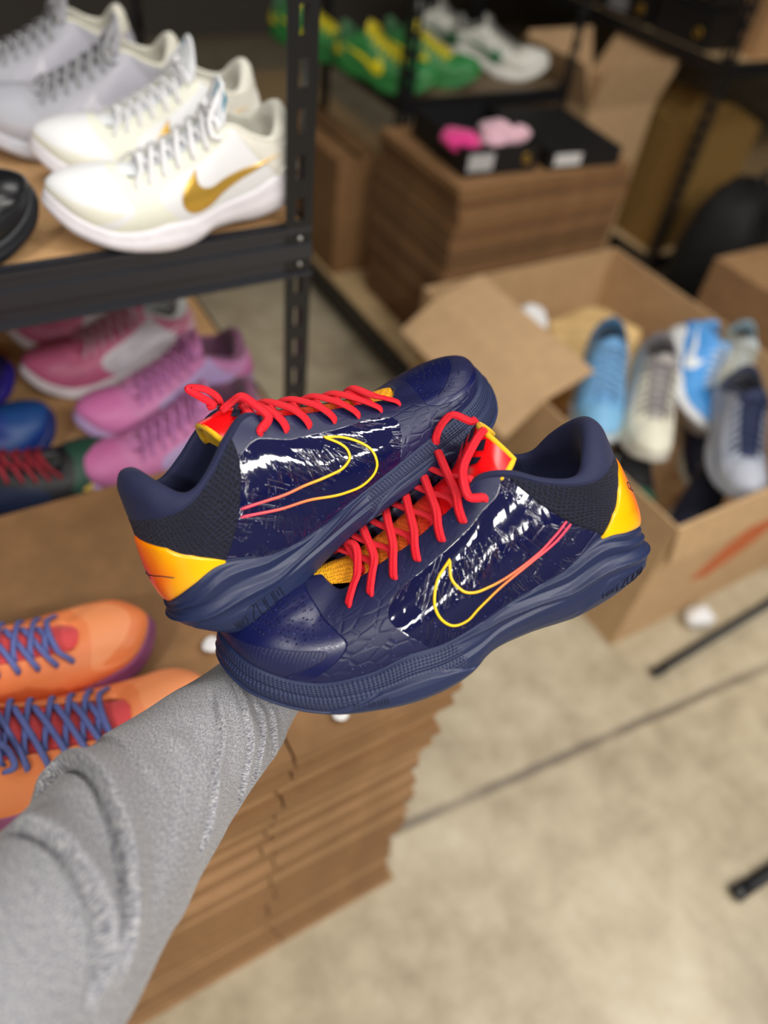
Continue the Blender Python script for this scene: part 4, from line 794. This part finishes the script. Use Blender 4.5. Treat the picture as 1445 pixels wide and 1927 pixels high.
# lower shelf
bgs('A',LV,(.075,.850,zl+zs),181,0,False,'pink and lavender sneaker at the front of the lower left shelf','pink and lavender pair on the lower left shelf')
bgs('A',LV,(.108,.965,zl+zs),184,0,True,'pink and lavender sneaker second from the front on the lower left shelf','pink and lavender pair on the lower left shelf')
bgs('A',PW,(.062,1.115,zl+zs),183,0,False,'pink and white sneaker third from the front on the lower left shelf','pink and white pair on the lower left shelf')
bgs('A',PW,(.065,1.24,zl+zs),182,0,True,'pink and white sneaker at the back of the lower left shelf','pink and white pair on the lower left shelf')
bgs('A',GN,(.125,.87,zl+zs),8,0,True,'black sneaker with green toe and gold band on the lower left shelf')
bgs('A',BL,(.06,.99,zl+zs),10,0,False,'blue sneaker behind the green-toed one on the lower left shelf')
bgs('A',PU,(.03,1.13,zl+zs),8,0,False,'dark violet blue sneaker behind the blue one on the lower left shelf')
# orange pair on the near stack
bgs('B',OR,(.080,.505,.705+zs),2,0,False,'orange sneaker with purple laces on the near stack, farther from the sleeve','orange pair on the near carton stack')
bgs('A',OR,(.095,.395,.705+zs),-1,0,True,'orange sneaker with purple laces on the near stack, beside the grey sleeve','orange pair on the near carton stack')
# rear rack
for spec,st,toe,yaw,mir,lab,g in [('A',GY2,(1.42,2.11,.686+zs),-50,False,'green sneaker with yellow laces on the rear rack, its front one','green and yellow pair on the rear rack'),('A',GY2,(1.60,2.14,.686+zs),-46,True,'green sneaker with yellow laces on the rear rack, behind the first','green and yellow pair on the rear rack'),('A',WGn,(1.90,2.17,.686+zs),-38,False,'white sneaker with green heel on the rear rack, its front one','white and green pair on the rear rack'),('A',WGn,(1.85,2.37,.686+zs),-38,True,'white sneaker with green heel on the rear rack, behind the first','white and green pair on the rear rack'),('A',GY2,(1.34,2.42,.686+zs),-50,False,'green and yellow sneaker at the left of the rear rack, beside the slotted post',None)]:
    bgs(spec,st,toe,yaw,0,mir,lab,g,0,1.16)
# sneakers in the open carton
for spec,st,toe,yaw,pt,roll,mir,lab in [
 ('A',LB,(1.195,.845,.345),-128,-14,0,False,'washed light blue sneaker, leftmost in the open carton'),
 ('A',CR,(1.265,.745,.345),-127,-16,0,True,'cream sneaker with grey laces in the open carton, between the two blue ones'),
 ('A',UN,(1.46,.785,.345),-116,-16,-55,False,'bright blue sneaker with a white side mark, tilted, in the open carton'),
 ('A',WC,(1.635,.81,.29),-130,-18,-10,True,'off-white sneaker with pale blue heel at the right rear of the open carton'),
 ('A',GB,(1.40,.565,.33),-122,-17,0,False,'silver grey sneaker with navy tongue at the front of the open carton'),
 ('A',DG,(1.20,.665,.245),-122,-6,0,True,'black sneaker with dark green toe and pale sole, beneath the cream one'),
 ('A',DN,(1.30,.585,.18),-150,-5,0,False,'dark navy sneaker low in the open carton, beneath the silver grey one'),
 ('A',CR,(1.17,.60,.12),-118,-4,0,False,'cream sneaker toe low at the front left corner of the open carton'),
 ('A',DN,(1.48,.66,.21),-118,-8,0,True,'dark navy sneaker in the middle of the open carton, beneath the bright blue one'),
 ('A',DG,(1.58,.62,.20),-125,-6,0,False,'black sneaker near the right front of the open carton')]:
    bgs(spec,st,toe,yaw,pt,mir,lab,None,roll,1.1 if toe[2]>.3 else 1.,.32 if toe[2]>.3 else .292)
